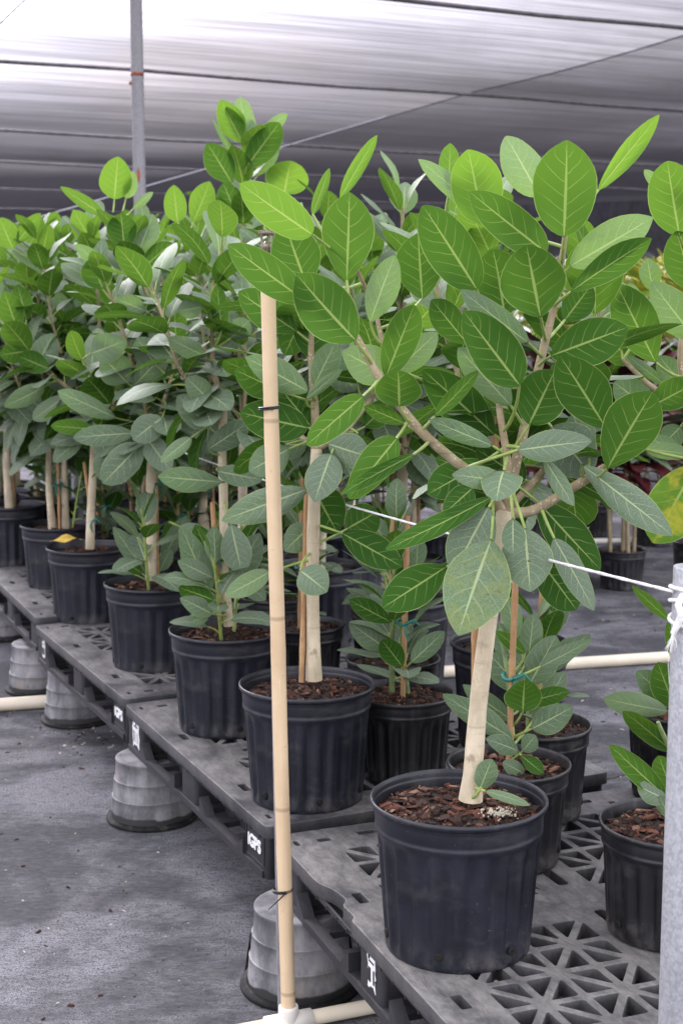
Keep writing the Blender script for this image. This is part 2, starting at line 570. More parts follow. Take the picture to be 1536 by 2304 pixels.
def make_galv(name, tint=(.36, .38, .41)):
    t = NT(name)
    co = t.coord()
    v = t.voro(t.mapping(co, (260, 260, 160)), 1.0, 'F1', 1)
    sv = t.n('ShaderNodeSeparateXYZ')
    t.set(sv.inputs[0], v)
    n1 = t.noise(t.mapping(co, (8, 8, 2)), 2, 6, .65)
    c = t.mix(sv.outputs[0], tuple(x * .82 for x in tint), tuple(x * 1.18 for x in tint))
    c = t.mix(t.math('MULTIPLY', t.ss(n1, .5, .75), .5), c, tuple(x * .55 for x in tint))
    ru = t.ss(t.noise(co, 13, 5, .7), .66, .76)
    c = t.mix(t.math('MULTIPLY', ru, .6), c, (.27, .13, .085))
    return t.out(t.pbsdf(c, .55, .35, .5))


M = {}
M['leaf'] = make_leaf_mat('leaf_blade')
M['leaf_y'] = make_leaf_mat('leaf_mottled', True)
M['petiole'] = simple('petiole_green', (.26, .34, .085), .5, var=.2, scale=30)
M['stem'] = simple('green_stem', (.15, .21, .075), .6, var=.25, scale=50)
M['bark'] = make_bark('pale_bark', (.50, .42, .29), (.66, .57, .41))
M['bark_br'] = make_bark('branch_bark', (.25, .195, .115), (.38, .315, .20))
M['cane'] = make_bark('bamboo_stake', (.36, .20, .095), (.48, .30, .15), False)
M['pot'] = make_pot_mat('navy_black_plastic', (.0045, .0052, .0105), .55)
M['pot_old'] = make_pot_mat('worn_black_plastic', (.0060, .0060, .0078), .9)
M['soil'] = simple('potting_soil', (.022, .012, .008), .9, var=.5, scale=120, bump=.8)
M['mulch'] = make_mulch_mat('bark_chips')
M['deck'] = make_deck_mat('pallet_plastic', dust=(.215, .203, .192))
M['deck2'] = make_deck_mat('pallet_plastic_side', (.012, .012, .0145), (.07, .068, .07), .5)
M['support'] = make_support_mat('weathered_grey_plastic')
M['ground'] = make_ground_mat('weed_fabric')
M['pole'] = make_pole_mat('tan_pole')
M['pvc'] = simple('pvc_cream', (.70, .62, .48), .42, var=.07, scale=8, dirt=(.36, .27, .17), dirt_lo=.58, dirt_hi=.78)
M['pvc_w'] = simple('pvc_white', (.74, .70, .62), .42, var=.06, scale=8, dirt=(.30, .25, .18), dirt_lo=.6, dirt_hi=.8)
M['riser'] = simple('grey_tube', (.20, .20, .21), .45, var=.15, scale=20)
M['galv'] = make_galv('galvanised_steel', (.38, .385, .405))
M['galv_d'] = make_galv('dull_galvanised', (.26, .255, .26))
M['rust'] = simple('rust', (.30, .085, .045), .8, var=.35, scale=60, bump=.4)
M['wire'] = simple('support_cable', (.11, .10, .105), .55, var=.3, scale=9)
M['black'] = simple('black_tie', (.008, .008, .009), .4, var=.3)
M['foot'] = simple('wet_black_plastic', (.012, .012, .012), .75, var=.5, scale=40, spec=.2, dirt=(.09, .085, .075), dirt_lo=.5, dirt_hi=.75, dirt_scale=14)
M['green_tie'] = simple('green_tie_tape', (.012, .17, .135), .4, var=.2)
M['brass'] = simple('sprinkler_brass', (.22, .18, .125), .45, .3, var=.35, scale=80)
M['rope'] = simple('white_rope', (.74, .72, .70), .8, var=.15, scale=160, bump=.5)
M['sticker'] = simple('white_sticker', (.72, .72, .72), .5, var=.08, scale=40, dirt=(.12, .12, .12), dirt_lo=.56, dirt_hi=.64, dirt_scale=30)
M['ink'] = simple('ink_black', (.02, .02, .02), .6)
M['white_ink'] = simple('white_print', (.78, .78, .78), .5, var=.1, scale=60, dirt=(.2, .2, .2), dirt_lo=.62, dirt_hi=.72, dirt_scale=40)
M['hole'] = simple('drain_dark', (.006, .005, .004), .9)
M['cloth_l'] = make_cloth_mat('shade_cloth_left', .76, .5)
M['cloth_r'] = make_cloth_mat('shade_cloth_right', .46, .45)
M['curtain'] = make_cloth_mat('shade_curtain', .05, .35)
M['seam'] = simple('seam_tape', (.10, .095, .11), .5, var=.3)
M['red_leaf'] = simple('dark_red_leaf', (.075, .012, .016), .45, var=.6, scale=9)
M['croton'] = simple('croton_leaf', (.50, .46, .06), .5, var=.4, scale=7, dirt=(.20, .32, .05), dirt_lo=.42, dirt_hi=.60, dirt_scale=5)
M['tree_far'] = simple('far_foliage', (.045, .085, .025), .7, var=.5, scale=3)
M['dry'] = simple('dry_leaf_yellow', (.62, .42, .075), .55, var=.25, scale=40)


# ------------------------------------------------------------------ leaf geometry
def leaf_prof(v, e=.93, q=.60):
    p = np.power(np.sin(PI * np.power(np.clip(v, 0, 1), e)), q)
    return p * (1 - .30 * np.clip((v - .88) / .12, 0, 1) ** 2)


def add_leaf(mb, base, axis, normal, L, W, bend=0.35, fold=0.12, wave=0.02, twist=0.0, rg=None, nu=6, nv=10, mat=0, rnd=(.5, .5), curl=0.0):
    """axis: chord direction base->tip; normal: upper side; L: chord length; W: full width"""
    rg = rg or np.random
    ax = nrm(axis)
    n = np.asarray(normal, float)
    n = nrm(n - ax * np.dot(n, ax))
    sd = np.cross(ax, n)      # sd x ... so that (sd, ax, n) is right handed
    v = 0.5 - 0.5 * np.cos(np.linspace(0, PI, nv + 1))
    v[0], v[-1] = 0.002, 0.998
    u = np.linspace(-1, 1, nu + 1)
    b = bend if abs(bend) > 1e-3 else 1e-3
    arc = L * b / (2 * math.sin(b / 2))
    y = arc * (math.sin(b / 2) - np.sin(b / 2 - b * v)) / b
    z = arc * (np.cos(b / 2 - b * v) - math.cos(b / 2)) / b
    p = leaf_prof(v, .82 + .30 * rg.rand(), .54 + .14 * rg.rand())
    p = p * (1 + .05 * np.sin(v * 6 + rg.rand() * 6))
    ph1, ph2 = rg.rand() * 6.28, rg.rand() * 6.28
    asym = (rg.rand() - .5) * .12
    tw = (twist * (v - .3))[:, None]
    ct, st = np.cos(tw), np.sin(tw)
    uu = u[None, :]
    au = np.abs(uu)
    hw = W / 2 * p[:, None] * (1 + asym * np.sign(uu))
    ph = np.where(uu < 0, ph1, ph2)
    env = np.sin(PI * np.minimum(1, v * 1.15 + .08)).clip(0, 1)[:, None] ** .5
    dz = fold * au * hw + wave * W * au ** 2 * np.sin(v[:, None] * 8.5 + ph) - curl * au ** 2.5 * hw
    x = uu * hw * (1 - .12 * abs(fold) * au - .25 * abs(curl) * au)
    zz = z[:, None] + dz * env
    P = base + (x * ct - dz * st * .3)[..., None] * sd + y[:, None, None] * ax + (zz + x * st)[..., None] * n
    UV = np.stack(np.broadcast_arrays(uu * .5 + .5, v[:, None]), -1)
    mb.grid(P, mat, UV, rnd)


def petiole(mb, a, b, bulge, r0=.0032, r1=.0024, mat=1):
    a, b = np.asarray(a, float), np.asarray(b, float)
    m = (a + b) / 2 + bulge
    pts = []
    for t in (0, .25, .5, .75, 1):
        pts.append((1 - t) ** 2 * a + 2 * t * (1 - t) * m + t * t * b)
    mb.tube(pts, [r0, r0, (r0 + r1) / 2, r1, r1 * .85], 6, mat, caps=False)


def resample(path, n):
    """Catmull-Rom through path, n points"""
    P = [np.asarray(p, float) for p in path]
    P = [2 * P[0] - P[1]] + P + [2 * P[-1] - P[-2]]
    out = []
    k = len(P) - 3
    for i in range(n):
        s = i / (n - 1) * k
        j = min(int(s), k - 1)
        t = s - j
        p0, p1, p2, p3 = P[j:j + 4]
        out.append(.5 * ((2 * p1) + (-p0 + p2) * t + (2 * p0 - 5 * p1 + 4 * p2 - p3) * t * t + (-p0 + 3 * p1 - 3 * p2 + p3) * t ** 3))
    return out


def leafy(mb, path, rg, t0=.25, t1=1.0, step=.034, Lr=(.12, .165), e0=-6, e1=58, young=.55, droop=.45, keep=None, nu=4, nv=8, age_min=0.0, mat_y=None, wr=(.56, .70)):
    pts = resample(path, 40)
    seg = [0]
    for i in range(1, len(pts)):
        seg.append(seg[-1] + np.linalg.norm(pts[i] - pts[i - 1]))
    tot = seg[-1]
    az = rg.rand() * 6.28
    s = tot * t0
    while s <= tot * t1 + 1e-6:
        i = int(np.searchsorted(seg, min(s, tot)))
        i = min(max(i, 1), len(pts) - 1)
        pos, T = pts[i], nrm(pts[i] - pts[i - 1])
        f = (s / tot - t0) / max(1e-3, (t1 - t0))
        az += math.radians(137.5) + (rg.rand() - .5) * .7
        ref = np.array([1., 0, 0]) if abs(T[0]) < .8 else np.array([0, 1., 0])
        e_1 = nrm(np.cross(T, ref))
        e_2 = np.cross(T, e_1)
        r = e_1 * math.cos(az) + e_2 * math.sin(az)
        el = math.radians(e0 + (e1 - e0) * f ** 1.3 + (rg.rand() - .5) * 30)
        axis = r * math.cos(el) + T * math.sin(el)
        axis[2] -= droop * (1 - f) * rg.rand() * 1.6
        axis = nrm(axis)
        L = Lr[0] + (Lr[1] - Lr[0]) * rg.rand()
        L *= (.72 + .28 * min(1, (1 - f) * 4 + .1))
        W = L * (wr[0] + (wr[1] - wr[0]) * rg.rand())
        pl = .025 + .03 * rg.rand()
        base = pos + nrm(axis + T * .5) * pl
        n = T - axis * np.dot(T, axis)
        n = nrm(n + (rg.rand(3) - .5) * .6 + np.array([0, 0, .45]))
        if keep is None or keep(base, base + axis * L):
            petiole(mb, pos, base, T * .006)
            age = min(1, max(age_min, young * f ** 1.5 + (rg.rand() - .5) * .25))
            add_leaf(mb, base, axis, n, L, W, .15 + .75 * rg.rand() * (1 - .5 * f), .05 + .28 * rg.rand(), .015 + .03 * rg.rand(), (rg.rand() - .5) * .5, rg, nu, nv, 0, (rg.rand(), age), curl=.0 + .2 * rg.rand())
        s += step * (.8 + .4 * rg.rand())
    # terminal bud
    mb.tube([pts[-1], pts[-1] + nrm(pts[-1] - pts[-2]) * .03], [.004, .0008], 6, 1)


def hero(mb, spec, Y0, rg, nu=8, nv=14, nodes=None):
    """spec: bx,by,tx,ty,width_px,kind,layer[,tipdz[,age[,attach px,py,Y]]] ; pixel end points become points at their own distance"""
    bx, by, tx, ty, w, kind, lay = spec[:7]
    tdz = spec[7] if len(spec) > 7 and spec[7] is not None else (-.04 if kind[0] == 'U' else -.03)
    age = spec[8] if len(spec) > 8 and spec[8] is not None else (.25 if kind[0] == 'U' else .2)
    bY = Y0 + lay
    b = at_depth(bx, by, bY)
    t = at_depth(tx, ty, bY + tdz)
    ax = t - b
    L = np.linalg.norm(ax)
    W = w * bY / F_PX
    view = nrm(np.array([0, 0, CAM_H]) - (b + t) / 2)
    tilt = (rg.rand() - .5) * .5
    sdv = np.cross(nrm(ax), view)
    n = nrm(view + sdv * tilt)
    if kind[0] == 'U':
        n = -n
    cur = .06 + .22 * rg.rand()
    bend = .10 + .45 * rg.rand() ** 1.5
    fold = .05 + .12 * rg.rand()
    if 'c' in kind:
        cur, fold = .45, .3
    if 'b' in kind:
        bend = .9
    m = 2 if 'y' in kind else 0
    add_leaf(mb, b, ax, n, L, W / math.cos(tilt * .9), bend, fold, .022 + .050 * rg.rand() ** 1.5, (rg.rand() - .5) * .5, rg, nu, nv, m, (rg.rand(), age), curl=cur)
    if len(spec) > 9:
        apx, apy, aY = spec[9]
        a = at_depth(apx, apy, Y0 + aY)
        petiole(mb, a, b, -nrm(ax) * .004 + np.array([0, 0, .003]), .0045, .0034)
    else:
        want = b - nrm(ax) * .055
        a = None
        if nodes is not None and len(nodes):
            dd = np.linalg.norm(nodes - want, axis=1)
            k = int(np.argmin(dd))
            if dd[k] < .17:
                a = nodes[k]
        if a is None:
            a = b - nrm(ax) * .04 + np.array([0, .03 if lay < 0 else -.01, -.008])
        ln = np.linalg.norm(b - a)
        petiole(mb, a, b, -nrm(ax) * min(.25 * ln, .02) + np.array([0, 0, -.002]), .0036, .0030)


# ------------------------------------------------------------------ pots
def pot_parts(root, c, big, rg, near=False, old=False, holes=True, chips=None):
    """pot, soil and mulch of one plant, in world coordinates around c (centre of the base)"""
    D, H, rb = (.35, .305, .145) if big else (.283, .23, .118)
    R = D / 2
    seg = 176 if near else 88
    nfl = 22
    flo = rg.rand() * 6

    def mod(an, z, r):
        zz = z - c[2]
        if zz < .012 or zz > H * .775 or r < rb - .01:
            return 0.0
        k = 1 / (1 + math.exp(-4.5 * math.sin(nfl * an + flo)))
        return -.0080 * k * min(1, (zz - .012) / .02) * min(1, (H * .78 - zz) / .015)
    oval = .012 * rg.rand()
    oph = rg.rand() * 3

    def mod2(an, z, r):
        return mod(an, z, r) + r * oval * math.cos(2 * an + oph) * min(1., (z - c[2]) / H)
    wall = lambda z: rb + (R * .925 - rb) * z / (H * .80)
    prof = [(0.001, .004), (rb * .96, .004), (rb * .965, 0), (rb - .001, .001), (rb, .004), (wall(.012), .012), (wall(.03), .03)]
    for k in range(1, 8):
        z = .03 + (H * .765 - .03) * k / 7
        prof.append((wall(z), z))
    w8 = wall(H * .80)
    prof += [(w8, H * .785), (w8 + .0035, H * .80), (w8 + .004, H * .825), (w8 + .002, H * .835), (w8 + .0035, H * .85), (w8 + .0045, H * .92), (w8 + .004, H * .945),
             (w8 + .008, H * .955), (R - .0006, H * .965), (R, H * .98), (R - .001, H * .995), (R - .0035, H), (R - .006, H * .993), (R - .0075, H * .97), (R - .012, H * .82)]
    mb = MB()
    mb.lathe([(r, z + c[2]) for r, z in prof], (c[0], c[1], 0), seg, 0, mod2)
    pot = mb.build('pot', M['pot_old' if old else 'pot'], root)
    if holes:
        nh = 6
        a0 = -PI / 2 + (rg.rand() - .5) * 1.0
        for k in range(nh):
            an = a0 + k * 2 * PI / nh
            if math.sin(an) > .35:
                continue
            h = MB()
            zc = .032
            vs, rr = [], .0085
            rc = wall(zc) + .0008
            cen = np.array([rc * math.cos(an), rc * math.sin(an), zc])
            tg = np.array([-math.sin(an), math.cos(an), 0])
            upv = np.array([(wall(.1) - wall(0)) / .1 * math.cos(an), (wall(.1) - wall(0)) / .1 * math.sin(an), 1])
            out = np.array([math.cos(an), math.sin(an), 0])
            P = np.zeros((3, 14, 3))
            for q, (rq, of) in enumerate(((rr * 1.12, -.004), (rr, .0008), (rr * .2, -.001))):
                for j in range(14):
                    aa = 2 * PI * j / 14
                    P[q, j] = cen + tg * math.cos(aa) * rq + upv * math.sin(aa) * rq + out * of
            h.grid(P + np.array(c), 0, close_u=True)
            h.build('drain_hole', M['hole'], pot)
    # soil
    zs = H * .885
    rs = R - .0105
    s = MB()
    nr, ns = 12, 40
    P = np.zeros((nr + 1, ns, 3))
    for i in range(nr + 1):
        for j in range(ns):
            r = rs * (1 - i / nr) + .0005
            an = 2 * PI * j / ns
            P[i, j] = (c[0] + r * math.cos(an), c[1] + r * math.sin(an), c[2] + zs + .012 * (1 - (r / rs) ** 2) + (rg.rand() - .5) * .007 - (.004 if i == 0 else 0))
    s.grid(P, 0, close_u=True)
    soil = s.build('soil', M['soil'], root)
    n = chips if chips is not None else 90
    if n:
        m = MB()
        for k in range(n):
            rr = rs * .97 * math.sqrt(rg.rand())
            an = rg.rand() * 6.28
            sz = .0030 + .015 * rg.rand() ** 3.2
            if rg.rand() < .07:
                sz *= 1.5
            ln = sz * (1 + 1.5 * rg.rand())
            zz = c[2] + zs + .012 * (1 - (rr / rs) ** 2) + .001 + .006 * rg.rand()
            tz, tx = rg.rand() * 6.28, (rg.rand() - .5) * .7
            ty = (rg.rand() - .5) * .7
            a1 = nrm([math.cos(tz), math.sin(tz), tx])
            a3 = nrm(np.array([(rg.rand() - .5) * .8, ty, 1.]))
            a2 = nrm(np.cross(a3, a1))
            a3 = np.cross(a1, a2)
            rr = min(rr, rs - ln * .45)
            m.box((c[0] + rr * math.cos(an), c[1] + rr * math.sin(an), zz), (ln, sz * .8, .002 + .005 * rg.rand()), 0, (rg.rand() ** 2.6, rg.rand()), np.array([a1, a2, a3]), .9, rg, .8)
        mo = m.build('bark_mulch', M['mulch'], root)
        mo['kind'] = 'stuff'
    return c[2] + zs + .01, H, pot


def stake(root, a, b, r=.0065, tie_z=(), rg=None, around=None):
    mb = MB()
    a, b = np.asarray(a, float), np.asarray(b, float)
    n = 18
    pts = [a + (b - a) * i / (n - 1) for i in range(n)]
    rad = [r * (1.16 if i % 5 == 3 else 1.0) for i in range(n)]
    mb.tube(pts, rad, 8, 0)
    st = mb.build('stake', M['cane'], root)
    for z in tie_z:
        t = (z - a[2]) / (b[2] - a[2])
        p = a + (b - a) * t
        q = around(z) if around else p
        mid = (p + q) / 2
        w = np.linalg.norm((p - q)[:2]) / 2 + r + .008
        dirv = nrm(np.array([p[0] - q[0], p[1] - q[1], 0]) + 1e-6)
        oth = np.array([-dirv[1], dirv[0], 0])
        T = MB()
        ring = []
        for k in range(15):
            an = 2 * PI * k / 14
            ring.append(mid + dirv * math.cos(an) * w + oth * math.sin(an) * (r + .012) + np.array([0, 0, .004 * math.sin(an * 2)]))
        T.tube(ring, .0042, 5, 0, caps=False)
        kn = mid + np.array([0.006, -(r + .013), 0])
        T.tube([kn, kn + np.array([.02, -.008, .012]), kn + np.array([.035, -.006, -.004])], [.005, .004, .002], 5, 0)
        T.tube([kn, kn + np.array([-.004, -.008, -.02]), kn + np.array([.004, -.006, -.045])], [.005, .004, .002], 5, 0)
        T.build('tie', M['green_tie'], root)


def trunk_mesh(mb, path, radii, n=26, seed=0, mat=0, sides=14):
    pts = resample(path, n)
    ts = np.linspace(0, len(radii) - 1, n)
    rad = [np.interp(t, range(len(radii)), radii) for t in ts]
    rg = np.random.RandomState(seed)
    rad = [r * (1 + .018 * math.sin(i * .9 + seed) + (rg.rand() - .5) * .03) for i, r in enumerate(rad)]
    mb.tube(pts, rad, sides, mat, seed=seed, rough=.012)
    return pts


# ------------------------------------------------------------------ plants
G_FRONT = 'potted fig trees in the front row on the pallets'
G_BACK = 'potted fig trees crowded behind the front row'
G_SMALL = 'small potted fig shrubs among the tree pots'


def make_tree(name, label, base, seed, hc=.42, top=1.5, nb=7, spread=.30, big=True, lean=(0, 0), group=None, near=False, chips=90, stakes=1, paths=None, heroes=(), step=.026,
              detail=(4, 8), trunk_r=.021, basal=0, keep=None, gen=True, hero_Y=None, Lr=(.145, .195), extra=None, old=False, multi=1, t_leaf=.12, lowleaf=True):
    rg = np.random.RandomState(seed)
    base = np.asarray(base, float)
    root = empty(name, base, 0, label, 'potted plant', group)
    zs, H, pot = pot_parts(root, base, big, rg, near, old, True, chips)
    tb = MB()
    br = MB()
    fo = MB()
    branches = []
    nodes = []
    if paths is None:
        for mtr in range(multi):
            off = np.array([0, 0, 0]) if multi == 1 else np.array([.03 * (mtr * 2 - 1), .02 * (rg.rand() - .5), 0])
            p0 = np.array([base[0], base[1], zs - .02]) + off
            crotch = np.array([base[0] + lean[0] + (rg.rand() - .5) * .04, base[1] + lean[1] + (rg.rand() - .5) * .04, base[2] + H + hc * (1 - .12 * mtr)]) + off
            mid = (p0 + crotch) / 2 + np.array([(rg.rand() - .5) * .03, (rg.rand() - .5) * .03, 0])
            trunk_mesh(tb, [p0, mid, crotch], [trunk_r * 1.3, trunk_r * 1.02, trunk_r * .98, trunk_r * .92, trunk_r * .85], 22, seed + mtr)
            a0 = rg.rand() * 6.28
            lead = [crotch, crotch + np.array([(rg.rand() - .5) * .08, (rg.rand() - .5) * .08, (top - H - hc) * .5]),
                    np.array([crotch[0] + (rg.rand() - .5) * .16, crotch[1] + (rg.rand() - .5) * .16, base[2] + top])]
            branches.append((lead, trunk_r * .6))
            for k in range(nb):
                an = a0 + k * 2 * PI / nb + (rg.rand() - .5) * .8
                ln = spread * (.75 + .5 * rg.rand())
                z0 = crotch + np.array([0, 0, .22 * rg.rand() * (k % 3)])
                hh = (base[2] + top - z0[2]) * (.50 + .45 * rg.rand())
                dv = np.array([math.cos(an), math.sin(an), 0])
                branches.append(([z0, z0 + dv * ln * .55 + np.array([0, 0, hh * .35]), z0 + dv * ln + np.array([0, 0, hh])], trunk_r * .45))
    else:
        for pth, radii, kind in paths:
            if kind == 'trunk':
                nodes += trunk_mesh(tb, pth, radii, 34, seed)
            else:
                branches.append((pth, radii[0], radii[-1], kind))
    for b in branches:
        pth, r0 = b[0], b[1]
        r1 = b[2] if len(b) > 2 else r0 * .45
        pts = resample(pth, 16)
        nodes += resample(pth, 40)
        n = len(pts)
        br.tube(pts, [r0 + (r1 - r0) * i / (n - 1) for i in range(n)], 9, 0, seed=seed, rough=.05)
        if gen and (len(b) < 4 or b[3] == 'leafy'):
            leafy(fo, pth, rg, t_leaf, 1.0, step, Lr, keep=keep, nu=detail[0], nv=detail[1])
    if lowleaf and paths is None:
        # drooping old leaves round the crotch
        for k in range(20):
            an = rg.rand() * 6.28
            cr = branches[0][0][0]
            pos = cr + np.array([0, 0, .10 - .24 * rg.rand()])
            dv = nrm([math.cos(an), math.sin(an), -.25 - .5 * rg.rand()])
            b0 = pos + nrm(dv + np.array([0, 0, .6])) * .05
            L = .14 + .06 * rg.rand()
            petiole(fo, pos, b0, np.array([0, 0, .01]))
            add_leaf(fo, b0, dv, np.array([0, 0, 1.]) + (rg.rand(3) - .5) * .5, L, L * .6, .3 + .6 * rg.rand(), .1, .03, 0, rg, detail[0], detail[1], 0, (rg.rand(), .05 + .15 * rg.rand()), curl=.1)
    for k in range(basal):
        an = rg.rand() * 6.28
        p0 = np.array([base[0] + .06 * math.cos(an), base[1] + .06 * math.sin(an), zs - .015])
        p2 = p0 + np.array([.07 * math.cos(an), .07 * math.sin(an), .20 + .14 * rg.rand()])
        pts = resample([p0, (p0 + p2) / 2 + np.array([0, 0, .02]), p2], 8)
        fo.tube(pts, [.006 - .0004 * i for i in range(8)], 6, 1)
        leafy(fo, [p0, (p0 + p2) / 2 + np.array([0, 0, .02]), p2], rg, .15, 1.0, .026, (.11, .15), 10, 65, .3, .2, nu=detail[0], nv=detail[1])
    for h in heroes:
        hero(fo, h, hero_Y, rg, nodes=np.array(nodes))
    if tb.n:
        tb.build('trunk', M['bark'], root)
    if br.n:
        br.build('branches', M['bark_br'], root)
    fo.build('foliage', [M['leaf'], M['petiole'], M['leaf_y']], root)
    if extra:
        extra(root, zs)
    elif stakes:
        an = rg.rand() * 6.28
        for k in range(stakes):
            dx = .045 * math.cos(an + 2.1 * k)
            dy = .045 * math.sin(an + 2.1 * k)
            a = np.array([base[0] + dx, base[1] + dy, zs - .02])
            b = np.array([base[0] + dx * .6 + lean[0] * 1.3, base[1] + dy * .6 + lean[1] * 1.3, base[2] + H + hc * 1.25 + .1])
            cr = branches[0][0][0]
            stake(root, a, b, .007, (base[2] + H + hc * .45,), rg, lambda z: np.array([base[0] + (cr[0] - base[0]) * (z - base[2] - H) / hc, base[1] + (cr[1] - base[1]) * (z - base[2] - H) / hc, z]))
    return root


def make_shrub(name, label, base, seed, h=.42, n=1, Lr=(.11, .16), group=G_SMALL, old=True, near=False, chips=120, stake_h=.45, step=.030, heroes=(), hero_Y=None, lean=(0, 0), detail=(6, 10), gen=True, extra_low=True):
    rg = np.random.RandomState(seed)
    base = np.asarray(base, float)
    root = empty(name, base, 0, label, 'potted plant', group)
    zs, H, pot = pot_parts(root, base, False, rg, near, old, True, chips)
    st = MB()
    fo = MB()
    nodes = []
    for k in range(n):
        off = np.array([(rg.rand() - .5) * .06, (rg.rand() - .5) * .06, 0]) if n > 1 else np.zeros(3)
        p0 = np.array([base[0], base[1], zs - .02]) + off
        hh = h * (1 if k == 0 else .7)
        p1 = p0 + np.array([lean[0] * .5 + (rg.rand() - .5) * .04, lean[1] * .5 + (rg.rand() - .5) * .04, hh * .55])
        p2 = p0 + np.array([lean[0] + (rg.rand() - .5) * .07, lean[1] + (rg.rand() - .5) * .07, hh])
        pts = resample([p0, p1, p2], 14)
        st.tube(pts, [.0085 - .0045 * i / 13 for i in range(14)], 8, 0)
        nodes += resample([p0, p1, p2], 30)
        if gen:
            leafy(fo, [p0, p1, p2], rg, .10, 1.0, step, Lr, 18, 70, .35, .15, nu=detail[0], nv=detail[1], wr=(.5, .6))
    for hh in heroes:
        hero(fo, hh, hero_Y, rg, nodes=np.array(nodes))
    st.build('stem', M['stem'], root)
    fo.build('foliage', [M['leaf'], M['petiole'], M['leaf_y']], root)
    if stake_h:
        dx, dy = .02 * (rg.rand() - .5) - .01, -.02
        stake(root, (base[0] + dx, base[1] + dy, zs - .02), (base[0] + dx + .01, base[1] + dy, zs + stake_h), .007, (zs + stake_h * .42,), rg, lambda z: np.array([base[0], base[1], z]))
    return root


# ------------------------------------------------------------------ plants of the picture
def px_path(pts, Y0):
    return [at_depth(p[0], p[1], Y0 + (p[2] if len(p) > 2 else 0.0)) for p in pts]


def pot_at(px, py, big=True, z=DECK):
    """centre of the pot base whose rim centre is seen at px,py"""
    H = .305 if big else .23
    p = at_height(px, py, z + H)
    return np.array([p[0], p[1], z])


# --- plant 1, nearest
b1 = pot_at(1032, 1791, z=DECK - .004)
Y1 = b1[1]
P1 = [
    (px_path([(1058, 1800), (1066, 1700), (1078, 1560), (1098, 1400), (1118, 1270), (1138, 1150, .01)], Y1), [.0240, .0192, .0185, .0178, .0172, .0168, .0165, .0168, .0205], 'trunk'),
    (px_path([(1135, 1160, .01), (1085, 1085, 0), (1025, 1040, -.03), (950, 975, -.05), (900, 915, -.05), (858, 858, -.04), (800, 757, -.03)], Y1), [.0110, .0075], 'bare'),
    (px_path([(1140, 1155, .01), (1200, 1148, 0), (1275, 1105, -.02), (1360, 1052, -.05)], Y1), [.0112, .0085], 'bare'),
    (px_path([(1140, 1150, .02), (1155, 1060, .03), (1175, 980, .04), (1200, 870, .05), (1228, 760, .05), (1245, 690, .05), (1262, 590, .04), (1272, 520, .03)], Y1), [.0120, .0050], 'bare'),
    (px_path([(1138, 1150, .02), (1140, 1040, .0), (1125, 940, .03), (1118, 880, .05), (1100, 780, .08)], Y1), [.009, .005], 'bare'),
    (px_path([(1140, 1150, .04), (1075, 960, .18), (1010, 780, .24), (975, 600, .28)], Y1), [.008, .004], 'leafy'),
    (px_path([(1140, 1150, .04), (1280, 980, .18), (1330, 800, .24), (1345, 640, .28)], Y1), [.008, .004], 'leafy'),
    (px_path([(1140, 1150, .04), (1170, 960, .2), (1130, 760, .26), (1120, 600, .3)], Y1), [.008, .004], 'leafy'),
    (px_path([(900, 915, -.05), (880, 850, .02), (862, 780, .05), (840, 690, .08), (800, 600, .05)], Y1), [.006, .004], 'bare'),
]
